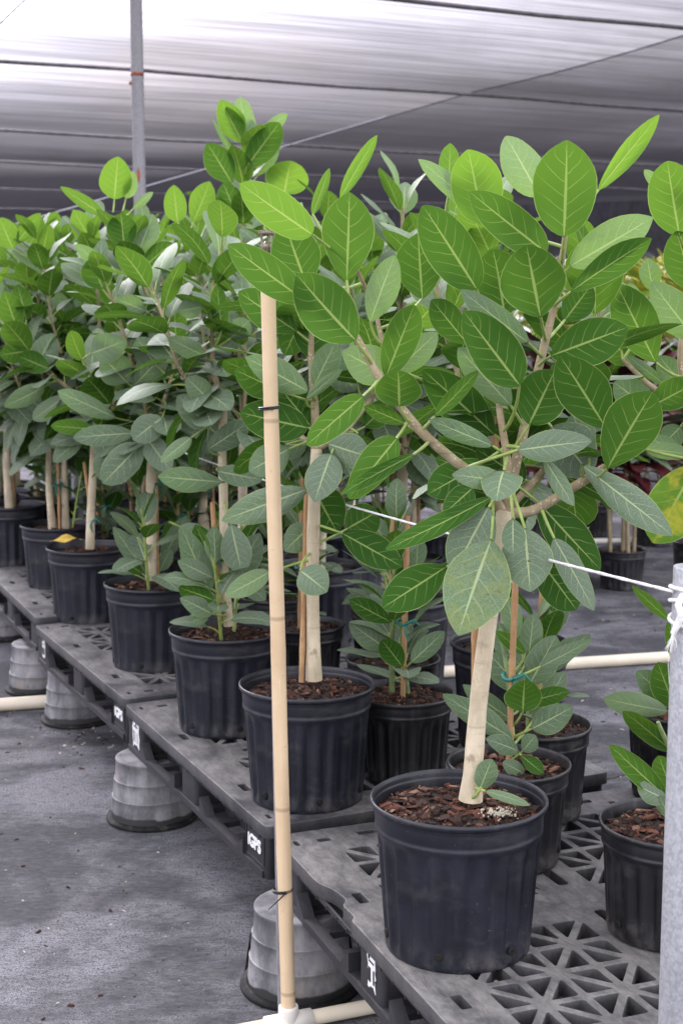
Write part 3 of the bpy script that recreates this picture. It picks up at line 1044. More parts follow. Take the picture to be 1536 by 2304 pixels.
L1 = [
    (1268, 532, 1274, 315, 150, 'U', -.03, -.05, .45), (1345, 428, 1482, 258, 52, 'Uc', .10, .02, .95), (1212, 440, 1137, 306, 88, 'T', .12, .05, .9),
    (1228, 568, 1056, 432, 96, 'U', -.02, -.07, .3), (1072, 650, 950, 462, 120, 'U', -.05, -.05, .22), (1215, 712, 1183, 550, 150, 'U', -.10, -.05, .3),
    (1282, 598, 1468, 489, 92, 'T', .02, -.05, .75), (1285, 655, 1465, 536, 72, 'U', -.01, -.03, .3), (1135, 712, 1108, 560, 125, 'U', .05, -.02, .25),
    (1168, 866, 1042, 700, 122, 'U', -.12, -.06, .15), (1186, 770, 1036, 652, 62, 'T', -.06, -.04, .3), (1240, 800, 1411, 736, 108, 'U', .0, -.04, .12),
    (1190, 955, 1248, 832, 125, 'U', -.04, -.02, .12), (1362, 962, 1258, 800, 120, 'U', -.10, -.04, .12), (1366, 1054, 1468, 880, 128, 'U', -.13, -.06, .28),
    (1166, 1012, 1330, 992, 74, 'T', -.10, -.08, .12), (1105, 1002, 966, 944, 48, 'T', -.08, -.06, .15), (1148, 912, 1030, 782, 80, 'T', .02, -.02, .5),
    (1325, 1030, 1288, 930, 74, 'T', .06, .02, .2), (1128, 1085, 1016, 1068, 58, 'Tb', -.12, -.08, .2), (1133, 1060, 1116, 1128, 98, 'Tb', -.14, -.08, .25),
    (1222, 1030, 1290, 1138, 46, 'Tc', -.10, -.05, .25), (1312, 1048, 1512, 1205, 84, 'Tc', -.06, -.14, .05), (1105, 1118, 866, 1236, 58, 'Uc', -.06, -.15, .1),
    (1098, 1142, 1018, 1292, 108, 'T', -.07, -.04, .05), (1104, 1215, 1030, 1430, 150, 'Ty', -.14, -.05, .34), (1180, 1190, 1192, 1332, 128, 'Ty', -.11, -.04, .12),
    (1153, 1168, 1153, 1246, 60, 'T', -.15, -.03, .05), (1003, 1275, 860, 1368, 92, 'U', -.03, -.06, .02), (1215, 1262, 1296, 1372, 100, 'U', .03, -.02, .02),
    (1246, 1212, 1335, 1374, 62, 'T', -.05, -.05, .08), (1212, 1132, 1350, 1282, 92, 'U', .03, -.02, .02), (1085, 1040, 962, 1112, 92, 'U', -.01, -.03, .02),
    (1062, 1098, 998, 1156, 62, 'U', -.05, -.05, .05), (898, 914, 895, 833, 112, 'U', -.09, -.04, .3), (890, 838, 984, 748, 66, 'T', .03, -.02, .55),
    (868, 848, 932, 686, 86, 'U', -.02, -.03, .35), (800, 765, 668, 618, 125, 'U', -.08, -.05, .3), (692, 680, 512, 550, 92, 'U', -.08, -.06, .3),
    (702, 527, 540, 413, 94, 'U', -.05, -.02, .85), (780, 630, 786, 432, 122, 'U', -.02, -.03, .40), (690, 640, 640, 500, 112, 'U', .05, -.01, .25),
    (832, 724, 888, 574, 78, 'T', .03, -.03, .6), (950, 672, 940, 525, 108, 'U', .08, -.02, .22), (765, 445, 848, 304, 40, 'Uc', .06, .03, .85), (703, 482, 741, 378, 30, 'Uc', .08, .02, .7),
    (1085, 505, 1052, 336, 122, 'U', .09, .0, .95), (1050, 772, 970, 674, 78, 'U', .04, -.03, .15), (1112, 978, 950, 832, 100, 'U', .08, -.02, .05), (978, 936, 1075, 834, 44, 'Uc', -.07, -.04, .35),
    (908, 952, 818, 914, 44, 'Uc', -.02, -.03, .2), (816, 892, 690, 1002, 72, 'U', -.08, -.06, .3), (892, 986, 784, 1122, 82, 'U', -.06, -.08, .25), (928, 1024, 766, 1112, 40, 'Uc', -.09, -.08, .15),
    (1100, 490, 940, 358, 52, 'T', .16, .03, .8), (1010, 430, 1012, 322, 50, 'U', .18, .02, .7), (880, 850, 770, 790, 92, 'T', .05, .0, .55),
    (1010, 880, 1110, 960, 85, 'U', .10, .0, .03), (1240, 960, 1330, 1070, 130, 'T', .05, .02, .05), (1180, 1080, 1070, 1010, 85, 'U', .1, .0, .02), (1190, 1120, 1090, 1240, 80, 'U', .12, .0, .02),
    (1150, 870, 1070, 800, 80, 'U', .14, 0, .05), (1260, 880, 1350, 800, 80, 'T', .14, 0, .3), (1270, 720, 1330, 640, 75, 'U', .14, 0, .15), (1060, 1060, 980, 1030, 60, 'U', .08, 0, .02),
]


def extra1(root, zs):
    a = at_depth(1066, 1700, Y1 + .03)
    # low sprout at the foot of the trunk
    rg = np.random.RandomState(3)
    f = MB()
    hero(f, (1080, 1772, 1106, 1708, 58, 'T', -.03, -.01, .25), Y1, rg)
    hero(f, (1092, 1780, 1192, 1812, 26, 'Tb', -.04, -.04, .5), Y1, rg)
    f.tube(px_path([(1062, 1795, -.02), (1072, 1788, -.03), (1082, 1770, -.03)], Y1), [.004, .0035, .003], 6, 1)
    f.build('sprout', [M['leaf'], M['petiole'], M['leaf_y']], root)
    stake(root, at_depth(1066, 1640, Y1 + .10), at_depth(1070, 1200, Y1 + .06), .0068)
    pt = MB()
    rgp = np.random.RandomState(9)
    c = at_height(1125, 1838, zs)
    for k in range(130):
        p = c + np.array([rgp.randn() * .016, rgp.randn() * .012, .006 + rgp.rand() * .006])
        s = .0016 + .0018 * rgp.rand()
        pt.box(p, (s, s, s), 0, (.9, .9), None, .5, rgp)
    g = pt.build('grit_patch', simple('pale_perlite', (.50, .46, .36), .9), root)
    g['kind'] = 'stuff'


make_tree('potted_fig_tree', 'fig tree on a thick pale leaning trunk in the nearest, biggest-looking pot', b1, 101, near=True, chips=620, paths=P1, heroes=L1, hero_Y=Y1, extra=extra1, group=G_FRONT, detail=(6, 10), step=.036, t_leaf=.15)

# --- plant 2
b2 = pot_at(690, 1534)
Y2 = b2[1]
P2 = [
    (px_path([(706, 1530), (704, 1400), (703, 1280), (706, 1150), (712, 1010)], Y2), [.0215, .0178, .017, .0168, .0165, .016, .0145], 'trunk'),
    (px_path([(712, 1015), (708, 920), (702, 850), (700, 760, .02), (712, 680, .04)], Y2), [.012, .006], 'bare'),
    (px_path([(712, 1010), (770, 975, .0), (820, 915, .03), (870, 850, .08), (905, 770, .1)], Y2), [.010, .005], 'leafy'),
    (px_path([(712, 1010), (660, 960, .1), (620, 850, .16), (600, 720, .18)], Y2), [.008, .004], 'leafy'),
    (px_path([(708, 900), (690, 760, .1), (660, 640, .16), (640, 560, .18)], Y2), [.007, .004], 'leafy'),
]
L2 = [
    (706, 868, 756, 768, 66, 'T', -.06, -.03, .45), (690, 896, 770, 830, 30, 'Tc', -.09, -.05, .4), (692, 880, 552, 803, 72, 'T', -.08, -.05, .4), (645, 885, 528, 832, 74, 'U', -.05, -.04, .15),
    (692, 962, 540, 928, 96, 'U', -.03, -.05, .05), (738, 998, 836, 1030, 82, 'T', -.07, -.07, .15), (745, 1022, 708, 1130, 86, 'T', -.10, -.05, .08), (688, 1102, 498, 1172, 86, 'Tc', -.08, -.12, .2),
    (688, 1108, 522, 1172, 62, 'U', -.05, -.1, .05), (676, 1284, 736, 1332, 84, 'Tb', -.12, -.05, .25), (604, 1288, 508, 1340, 54, 'T', -.08, -.1, .4), (668, 746, 536, 656, 88, 'U', .0, -.05, .2),
    (706, 806, 700, 690, 92, 'U', .05, .0, .12), (802, 836, 842, 742, 82, 'T', .05, .0, .5), (700, 960, 620, 860, 90, 'U', .08, 0, .05), (705, 1100, 760, 1200, 110, 'U', .06, .02, .02),
    (650, 1010, 560, 1060, 80, 'T', -.02, -.05, .35), (700, 1180, 640, 1240, 70, 'T', .03, -.03, .2), (770, 1200, 905, 1275, 78, 'U', -.03, -.03, .0), (780, 1190, 850, 1150, 90, 'U', .12, .02, .1),
    (690, 1000, 600, 1000, 70, 'T', .1, .02, .1), (735, 800, 800, 880, 80, 'T', .08, 0, .25), (690, 690, 640, 800, 90, 'U', .1, 0, .2), (820, 960, 880, 900, 60, 'U', .06, 0, .2),
]


def extra2(root, zs):
    stake(root, at_depth(678, 1535, Y2 - .02), at_depth(690, 1100, Y2 + .03), .0068)


make_tree('potted_fig_tree', 'fig tree with a straight trunk in the pot right behind the tan pole', b2, 102, near=True, chips=420, paths=P2, heroes=L2, hero_Y=Y2, extra=extra2, group=G_FRONT, detail=(6, 10), step=.05)

# --- plant 3
b3 = pot_at(510, 1413)
Y3 = b3[1]


def twin3(root, zs):
    stake(root, at_depth(496, 1405, Y3 - .02), at_depth(478, 1130, Y3 + .0), .0075, (at_depth(492, 1242, Y3)[2],), None, lambda z: at_depth(500, 1242, Y3))


P3 = [
    (px_path([(515, 1408), (506, 1290), (503, 1120), (500, 1000), (505, 900)], Y3), [.0155, .0135, .0135, .013, .011], 'trunk'),
    (px_path([(505, 905), (488, 860), (478, 790), (480, 640), (500, 560)], Y3), [.009, .004], 'leafy'),
    (px_path([(503, 1000), (545, 930), (552, 830, .05), (548, 700, .05)], Y3), [.008, .004], 'leafy'),
    (px_path([(503, 960), (450, 900), (400, 820, -.05), (370, 720, -.04), (340, 640)], Y3), [.008, .004], 'leafy'),
]
L3 = [(470, 1330, 408, 1185, 66, 'T', -.08, -.02, .1), (478, 1300, 400, 1262, 46, 'T', -.1, -.03, .15), (480, 1350, 402, 1322, 50, 'U', -.12, -.04, .1), (478, 1382, 405, 1345, 44, 'T', -.13, -.03, .15), (520, 1310, 585, 1200, 70, 'T', .05, 0, .1), (480, 1270, 440, 1180, 60, 'U', -.05, 0, .05), (530, 1290, 598, 1350, 50, 'T', .04, -.03, .15), (470, 1385, 430, 1400, 30, 'T', -.12, -.02, .2),
      (545, 1050, 600, 1000, 60, 'T', -.04, 0, .2), (470, 900, 420, 850, 60, 'T', -.1, -.03, .3), (520, 760, 560, 720, 56, 'T', -.04, 0, .4), (460, 800, 380, 760, 50, 'T', -.08, -.05, .5), (455, 690, 400, 700, 46, 'T', -.1, 0, .6), (500, 740, 488, 640, 46, 'U', -.06, 0, .3),
      (500, 1085, 355, 1072, 60, 'T', -.10, -.1, .2), (490, 1060, 590, 1080, 52, 'T', -.08, -.05, .2), (430, 985, 362, 1040, 40, 'Tc', -.12, -.06, .35), (520, 1180, 545, 1290, 70, 'T', -.10, -.03, .05),
      (405, 1185, 480, 1240, 58, 'T', .02, 0, .1), (470, 1010, 560, 950, 60, 'T', -.05, 0, .1), (470, 960, 400, 890, 70, 'T', -.05, 0, .1)]
make_tree('potted_fig_tree', 'fig with twin slim stems beside a cane tied with green tape', b3, 103, basal=2, near=True, chips=320, paths=P3, heroes=L3, hero_Y=Y3, extra=twin3, group=G_FRONT, detail=(5, 9), t_leaf=.06, step=.024)

# --- plant 4
b4 = pot_at(345, 1308)
Y4 = b4[1]
P4 = [
    (px_path([(340, 1305), (341, 1200), (340, 1100), (342, 1040)], Y4), [.0205, .0185, .018, .017], 'trunk'),
    (px_path([(342, 1045), (352, 960, -.02), (376, 880, -.04), (392, 830, -.05), (400, 760, -.04)], Y4), [.010, .004], 'leafy'),
    (px_path([(342, 1040), (325, 900), (290, 790), (262, 700, -.03), (232, 620, -.05)], Y4), [.010, .005], 'leafy'),
    (px_path([(342, 1040), (340, 900, .1), (370, 740, .1), (330, 660, .08), (300, 590, .06), (285, 560, .05)], Y4), [.010, .005], 'leafy'),
    (px_path([(342, 1030), (300, 960, .08), (240, 900, .1), (190, 820, .1)], Y4), [.008, .004], 'leafy'),
]
L4 = [(330, 1290, 255, 1185, 46, 'T', .06, 0, .15), (325, 1270, 300, 1200, 50, 'T', .08, 0, .1), (365, 1260, 420, 1160, 44, 'T', .08, 0, .15), (360, 1285, 385, 1235, 36, 'T', .04, 0, .2), (320, 1290, 280, 1262, 34, 'U', .03, -.02, .1), (372, 1230, 395, 1170, 40, 'U', .1, 0, .1),
      (250, 1010, 225, 1080, 60, 'T', -.08, -.03, .1), (285, 860, 230, 800, 80, 'T', -.1, -.04, .35), (300, 870, 385, 780, 60, 'T', -.06, -.02, .3), (205, 795, 285, 765, 70, 'Tb', -.12, -.06, .5), (260, 940, 130, 880, 50, 'T', -.1, -.06, .3), (350, 820, 310, 760, 60, 'T', -.08, -.02, .3), (330, 700, 260, 670, 44, 'T', -.05, -.02, .6), (250, 610, 170, 550, 36, 'T', -.02, -.03, .7), (225, 960, 240, 1040, 50, 'T', -.06, -.02, .1),
      (318, 1000, 232, 1088, 80, 'T', -.14, -.06, .08), (330, 985, 385, 1060, 62, 'T', -.14, -.04, .1), (280, 555, 272, 480, 74, 'U', -.02, -.02, .35), (310, 575, 345, 482, 60, 'T', .02, .0, .6),
      (258, 448, 266, 352, 80, 'U', .25, -.02, .9), (284, 446, 300, 385, 40, 'T', .28, 0, .9), (236, 486, 136, 420, 34, 'Uc', .2, -.05, .7), (325, 600, 388, 546, 52, 'U', 0, 0, .3),
      (232, 650, 205, 580, 78, 'U', -.05, -.02, .35), (365, 940, 300, 990, 70, 'T', -.15, -.05, .1), (300, 975, 165, 985, 52, 'T', -.12, -.06, .1), (205, 965, 115, 958, 40, 'U', -.1, -.02, .3),
      (400, 500, 391, 416, 56, 'U', .35, 0, .95), (435, 500, 472, 408, 58, 'U', .40, 0, .95), (300, 470, 345, 432, 22, 'Tc', .3, 0, .7)]
make_tree('potted_fig_tree', 'fig tree with a stout cream trunk, two pots beyond the tan pole', b4, 104, basal=1, chips=260, paths=P4, heroes=L4, hero_Y=Y4, stakes=0, extra=lambda r, zs: stake(r, at_depth(355, 1300, Y4 + .02), at_depth(352, 1060, Y4 + .03), .006, (at_depth(350, 1090, Y4)[2],), None, lambda z: at_depth(341, 1090, Y4)), group=G_FRONT, detail=(5, 9), t_leaf=.06, step=.024)

# --- plants 5, 6, 7 of the front row
b5 = pot_at(201, 1228)
Y5 = b5[1]


def extra5(root, zs):
    stake(root, at_depth(212, 1222, Y5 + .02), at_depth(190, 1040, Y5), .006, (at_depth(205, 1172, Y5)[2],), None, lambda z: at_depth(205, 1172, Y5))


P5 = [(px_path([(203, 1235), (205, 1150), (210, 1060), (212, 1000)], Y5), [.0195, .017, .016, .015], 'trunk'),
      (px_path([(212, 1000), (200, 920), (150, 870, -.04), (100, 830, -.06), (40, 750, -.05)], Y5), [.010, .005], 'leafy'),
      (px_path([(212, 1000), (230, 880, .05), (225, 740, .1), (215, 600, .1), (205, 540, .1)], Y5), [.009, .005], 'leafy'),
      (px_path([(212, 1000), (250, 930, -.05), (270, 820, -.08), (265, 700, -.05)], Y5), [.008, .004], 'leafy'),
      (px_path([(200, 930), (140, 800, .1), (110, 680, .12), (95, 560, .12)], Y5), [.008, .004], 'leafy')]
L5 = [(150, 890, 75, 945, 46, 'T', -.1, -.06, .45), (100, 870, 10, 915, 46, 'T', -.1, -.06, .4), (80, 830, 120, 750, 60, 'T', -.08, 0, .4), (190, 980, 120, 1040, 44, 'T', -.08, -.05, .2), (240, 990, 275, 1090, 60, 'T', -.06, -.02, .1), (60, 790, 0, 800, 50, 'U', -.08, -.02, .3), (110, 830, 40, 800, 52, 'U', -.1, -.02, .3), (60, 720, 40, 640, 50, 'U', .0, 0, .5),
      (215, 560, 165, 472, 60, 'U', .1, 0, .9), (30, 560, 0, 490, 60, 'U', .1, 0, .85), (40, 545, 92, 480, 40, 'Uc', .12, 0, .7), (230, 940, 165, 890, 50, 'T', -.1, -.05, .2)]
make_tree('potted_fig_tree', 'fig tree whose pot has a fallen yellow leaf on its soil', b5, 105, chips=200, paths=P5, heroes=L5, hero_Y=Y5, extra=extra5, group=G_FRONT, t_leaf=.06, step=.024)
yl = MB()
rg = np.random.RandomState(8)
a, b = at_depth(112, 1226, Y5 - .13), at_depth(194, 1222, Y5 - .07)
add_leaf(yl, a + np.array([0, 0, .012]), b - a, np.array([0, -.25, 1.]), np.linalg.norm(b - a), .058, .5, .25, .16, .5, rg, 8, 14, 0, (.5, .5), curl=.1)
tag(yl.build('fallen_leaf', M['dry']), 'fallen yellow leaf lying on the soil at a pot rim', 'leaf')

b6 = pot_at(134, 1178)
make_tree('potted_fig_tree', 'fig with two bare stems in the last full pot before the frame edge', b6, 106, basal=1, hc=.40, top=1.55, nb=7, spread=.33, multi=2, trunk_r=.016, group=G_FRONT, stakes=2, chips=150)
b7 = pot_at(-10, 1118)
make_tree('potted_fig_tree', 'fig whose pot is cut in half by the frame edge', b7, 107, hc=.42, top=1.6, nb=7, spread=.33, group=G_FRONT, chips=100)
for i, (a, b, tp) in enumerate(((7.05, 1.45, 1.62), (7.6, 1.5, 1.55))):
    make_tree('potted_fig_tree', ('fig at the far end of the front row, pot out of frame', 'farthest fig of the front row, only its crown in frame')[i], row(a, b, DECK), 130 + i, hc=.42, top=tp, group=G_FRONT, chips=0)

# --- tall fig behind
bt = row(5.25, 2.0, DECK)
Yt = bt[1]
PT = [(px_path([(545, 1250), (546, 1100), (548, 950)], Yt), [.02, .018, .016], 'trunk'),
      (px_path([(548, 955), (540, 800), (552, 640), (548, 480), (552, 390), (549, 330)], Yt), [.012, .005], 'leafy'),
      (px_path([(548, 950), (480, 850, .05), (450, 700, .08), (440, 560, .1)], Yt), [.009, .004], 'leafy'),
      (px_path([(548, 950), (610, 840, .05), (640, 700, .08), (655, 560, .1)], Yt), [.009, .004], 'leafy')]
LT = [(546, 320, 496, 224, 62, 'U', -.04, -.02, .85), (556, 322, 540, 218, 56, 'T', .04, .0, .85), (556, 374, 629, 276, 72, 'U', -.06, -.03, .35), (522, 412, 466, 322, 66, 'U', -.05, -.03, .3),
      (545, 385, 478, 268, 16, 'Tc', 0, -.02, .6), (590, 300, 646, 256, 30, 'T', .03, 0, .8), (535, 490, 502, 412, 62, 'U', -.03, -.02, .2), (580, 395, 618, 300, 50, 'T', .06, 0, .5),
      (640, 436, 655, 362, 100, 'Ub', .0, -.05, .95), (540, 560, 490, 435, 30, 'Uc', -.03, 0, .6)]
make_tree('potted_fig_tree', 'tallest fig, its top leaf cluster standing alone against the cloth', bt, 110, chips=60, paths=PT, heroes=LT, hero_Y=Yt, stakes=0, extra=lambda r, z: None, group=G_BACK, step=.034, t_leaf=.1)

# --- figs right behind plants 1 and 2
bF = pot_at(1180, 1438)
bF[:2] -= ROW_P[:2] * .05
make_tree('potted_fig_tree', 'fig behind the nearest trunk, its pot beyond the small shrubs', bF, 111, hc=.50, top=1.50, nb=4, spread=.26, group=G_BACK, chips=120, detail=(5, 9), lean=(-.04, .02), t_leaf=.3)
bH = pot_at(900, 1345)
make_tree('potted_fig_tree', 'fig behind the dark shrub, a brown cane beside it', bH, 112, basal=1, hc=.48, top=1.58, nb=6, spread=.34, group=G_BACK, chips=90, detail=(5, 9))
bI = pot_at(715, 1270)
make_tree('potted_fig_tree', 'fig with soil showing just right of the straight trunk', bI, 113, basal=2, hc=.48, top=1.6, nb=7, spread=.332, group=G_BACK, chips=70)

# --- fig entering from the right
bP = np.array([.985, 3.1, DECK])
YP = bP[1]
PP = [(px_path([(1785, 1480), (1770, 1250), (1740, 1080)], YP), [.019, .017, .016], 'trunk'),
      (px_path([(1740, 1085), (1640, 980), (1560, 900, -.04), (1530, 820, -.05), (1540, 700), (1545, 560)], YP), [.011, .005], 'bare'),
      (px_path([(1740, 1085), (1650, 1060, -.05), (1560, 1035, -.1)], YP), [.009, .005], 'bare'),
      (px_path([(1600, 930), (1480, 880, .05), (1400, 810, .1)], YP), [.008, .005], 'bare'),
      (px_path([(1740, 1085), (1760, 850), (1720, 650), (1700, 450)], YP), [.01, .005], 'leafy')]
LP = [(1474, 815, 1386, 638, 104, 'U', -.10, -.05, .35), (1462, 916, 1570, 858, 78, 'U', -.08, -.03, .3), (1528, 530, 1500, 362, 112, 'U', -.05, -.03, .6), (1565, 765, 1464, 634, 84, 'T', -.03, -.05, .55),
      (1560, 650, 1520, 520, 100, 'U', -.02, -.03, .35), (1565, 1045, 1468, 1222, 132, 'Uy', -.12, -.08, .8), (1450, 1010, 1560, 1022, 40, 'T', -.05, 0, .6), (1500, 440, 1448, 382, 30, 'T', .02, 0, .7),
      (1540, 870, 1480, 800, 60, 'T', .05, 0, .3), (1500, 870, 1410, 800, 30, 'Tc', .1, -.02, .3), (1530, 960, 1490, 1000, 60, 'T', .08, 0, .1), (1420, 820, 1372, 760, 70, 'U', .12, 0, .3),
      (1460, 920, 1380, 860, 80, 'T', .1, 0, .2), (1470, 660, 1455, 580, 50, 'T', .15, 0, .6), (1400, 700, 1425, 640, 60, 'T', .2, 0, .6), (1530, 1010, 1440, 985, 40, 'T', .05, 0, .4)]
make_tree('potted_fig_tree', 'fig reaching in from the frame edge with one large yellowed leaf', bP, 114, chips=60, paths=PP, heroes=LP, hero_Y=YP, stakes=0, extra=lambda r, z: None, group=G_BACK)

# --- crowd of figs in the second, third and fourth rows
rgb = np.random.RandomState(42)
crowd = []
for a in (5.95, 6.6, 7.3, 8.1):
    crowd.append((a, 2.02))
for a in (5.75, 6.45, 7.2, 8.0, 8.9):
    crowd.append((a, 2.75))
for a in (6.6, 7.5, 8.5, 9.6):
    crowd.append((a, 3.5))
for a in (8.9, 9.7, 10.6):
    crowd.append((a, 1.6))
    crowd.append((a + .3, 2.25))
for a in (7.6, 8.6, 9.6):
    crowd.append((a, 4.2))
for a in (10.4, 11.5):
    crowd.append((a, 3.0))
    crowd.append((a, 3.8))
    crowd.append((a + .4, 1.2))
for i, (a, b) in enumerate(crowd):
    p = row(a + (rgb.rand() - .5) * .15, b + (rgb.rand() - .5) * .12, DECK if b < 2.9 and a < 8.0 else (DECK - .05 if b < 2 else 0.0))
    make_tree('potted_fig_tree', 'leafy fig tree standing deep in the crowd behind the front row', p, 200 + i, hc=.34 + .1 * rgb.rand(), top=1.45 + .25 * rgb.rand() + (.3 if p[2] == 0 else 0), nb=6, spread=.30 + .06 * rgb.rand(), group='indistinct figs deep in the crowd', chips=0, detail=(4, 7) if a < 8 else (2, 6), stakes=1, Lr=(.15, .20), basal=(2 if i % 2 == 0 and a < 9 else 0))

# --- small shrubs
rgb = np.random.RandomState(43)
for i in range(16):
    a, b = 5.9 + i * .30, 1.78 + .5 * (i % 3) + .1 * rgb.rand()
    make_shrub('potted_fig_shrub', 'low leafy shrub in the shade between crowded tree pots', row(a, b, DECK if a < 8 else 0), 400 + i, h=.34 + .1 * rgb.rand(), n=2, chips=0, stake_h=.35, detail=(4, 6), group='indistinct shrubs in the shade of the crowd')
bA = pot_at(905, 1555, False)
make_shrub('potted_fig_shrub', 'dark-leaved shrub with a brown cane in the pot behind the pole-side tree', bA, 301, h=.50, n=2, near=True, chips=260, stake_h=.50, Lr=(.11, .16),
           heroes=[(905, 1500, 858, 1440, 60, 'U', -.05, -.02, .05), (925, 1490, 1000, 1420, 50, 'T', -.05, -.02, .15), (880, 1400, 785, 1350, 50, 'U', 0, -.04, .0), (870, 1460, 785, 1400, 60, 'T', -.02, -.03, .1)], hero_Y=bA[1])
bB = pot_at(1144, 1712, False)
YB = bB[1]
make_shrub('potted_fig_shrub', 'grey-green shrub close behind the nearest pot, leaves round a cane', bB, 302, h=.34, n=1, near=True, chips=300, stake_h=.52, gen=False, hero_Y=YB,
           heroes=[(1176, 1600, 1180, 1530, 92, 'U', -.04, -.03, .3), (1150, 1660, 995, 1562, 60, 'T', -.03, -.05, .12), (1195, 1640, 1288, 1590, 66, 'T', -.02, -.02, .12), (1165, 1690, 1092, 1662, 46, 'T', -.06, -.04, .08),
                   (1172, 1700, 1222, 1740, 36, 'U', -.06, -.04, .1), (1175, 1690, 1205, 1655, 44, 'T', -.06, -.02, .15), (1188, 1580, 1280, 1555, 46, 'U', .02, 0, .2), (1180, 1560, 1100, 1470, 74, 'T', .05, 0, .15),
                   (1190, 1540, 1250, 1430, 80, 'T', .06, 0, .15), (1215, 1500, 1330, 1440, 40, 'T', .02, -.02, .15), (1165, 1520, 1120, 1400, 60, 'T', .06, .01, .12), (1150, 1620, 1040, 1540, 50, 'T', .05, 0, .1),
                   (1188, 1480, 1200, 1380, 60, 'T', .08, .02, .2), (1180, 1470, 1115, 1420, 36, 'U', .0, 0, .4), (1200, 1620, 1270, 1510, 56, 'T', .08, .02, .1), (1160, 1440, 1140, 1340, 50, 'T', .06, 0, .3),
                   (1178, 1740, 1130, 1715, 40, 'T', -.05, -.03, .1)])
bC = pot_at(1203, 1625, False)
make_shrub('potted_fig_shrub', 'shrub half hidden behind the grey-green one, far side of the deck', bC, 303, h=.40, n=2, chips=160, stake_h=.42)
bD = pot_at(1503, 1846, False)
YD = bD[1]
make_shrub('potted_fig_shrub', 'young shrub with curled leaves in the scuffed pot by the steel post', bD, 304, h=.25, n=1, near=True, chips=300, stake_h=0, gen=False, hero_Y=YD,
           heroes=[(1495, 1790, 1370, 1676, 62, 'Uc', -.02, -.05, .35), (1500, 1800, 1432, 1768, 60, 'T', -.02, -.02, .12), (1510, 1780, 1480, 1700, 60, 'U', 0, 0, .4), (1505, 1840, 1482, 1790, 40, 'T', -.03, 0, .2), (1520, 1760, 1590, 1690, 60, 'T', 0, 0, .3)])
bE = pot_at(1530, 1592, False)
YE = bE[1]
make_shrub('potted_fig_shrub', 'bright-leaved shrub in the black pot behind the steel post', bE, 305, h=.30, n=1, chips=120, stake_h=0, gen=False, hero_Y=YE,
           heroes=[(1500, 1600, 1356, 1572, 62, 'T', -.05, -.06, .75), (1510, 1690, 1400, 1600, 60, 'Uc', -.12, -.06, .5), (1520, 1600, 1478, 1490, 80, 'U', 0, -.02, .35), (1500, 1570, 1430, 1510, 70, 'T', .02, 0, .3),
                   (1510, 1400, 1420, 1318, 32, 'Uc', 0, 0, .6), (1530, 1500, 1500, 1400, 40, 'U', 0, 0, .5), (1540, 1600, 1600, 1500, 80, 'T', 0, 0, .3)])
bG = pot_at(883, 1478, False)
make_shrub('potted_fig_shrub', 'shrub in the small pot directly behind the dark-leaved one', bG, 306, h=.42, n=2, chips=100, stake_h=.5)
bJ = pot_at(680, 1402, False)
make_shrub('potted_fig_shrub', 'shrub tied with green tape behind the straight trunk', bJ, 307, h=.44, n=1, chips=100, stake_h=.5)
bK = pot_at(405, 1225, False)
make_shrub('potted_fig_shrub', 'low shrub peeping out behind the stout cream trunk', bK, 308, h=.30, n=2, chips=60, stake_h=.35, detail=(4, 8))
bL = pot_at(470, 1330, False)
bL = row(4.72, 1.93, DECK)
make_shrub('potted_fig_shrub', 'shrub with upright leaves behind the twin-stemmed fig', bL, 309, h=.42, n=2, chips=60, stake_h=.45, detail=(4, 8))
bM = row(4.0, 1.98 - .42, DECK)
for i, (a, b) in enumerate(((6.35, 1.75), (6.9, 2.35), (5.55, 2.4))):
    make_shrub('potted_fig_shrub', ('low shrub in the dark gap past the stout cream trunk', 'shrub lost in shade beside the bluish post', 'shrub in shade left of the brown cane')[i], row(a, b, DECK), 320 + i, h=.36, n=2, chips=0, stake_h=.35, detail=(4, 8))


# ------------------------------------------------------------------ pallets
def rounded(poly, r, n=3):
    out = []
    k = len(poly)
    for i in range(k):
        p, a, b = np.array(poly[i]), np.array(poly[i - 1]), np.array(poly[(i + 1) % k])
        da, db = a - p, b - p
        la, lb = np.linalg.norm(da), np.linalg.norm(db)
        rr = min(r, la * .4, lb * .4)
        p1, p2 = p + da / la * rr, p + db / lb * rr
        for q in range(n + 1):
            t = q / n
            out.append((1 - t) ** 2 * p1 + 2 * t * (1 - t) * p + t * t * p2)
    return out


def inset_tri(tri, d):
    tri = [np.array(p, float) for p in tri]
    c = sum(tri) / 3
    # inradius
    a = np.linalg.norm(tri[1] - tri[2])
    b = np.linalg.norm(tri[0] - tri[2])
    cc = np.linalg.norm(tri[1] - tri[0])
    s = (a + b + cc) / 2
    area = math.sqrt(max(1e-12, s * (s - a) * (s - b) * (s - cc)))
    inc = (a * tri[0] + b * tri[1] + cc * tri[2]) / (a + b + cc)
    k = 1 - d / (area / s)
    return [inc + (p - inc) * k for p in tri]


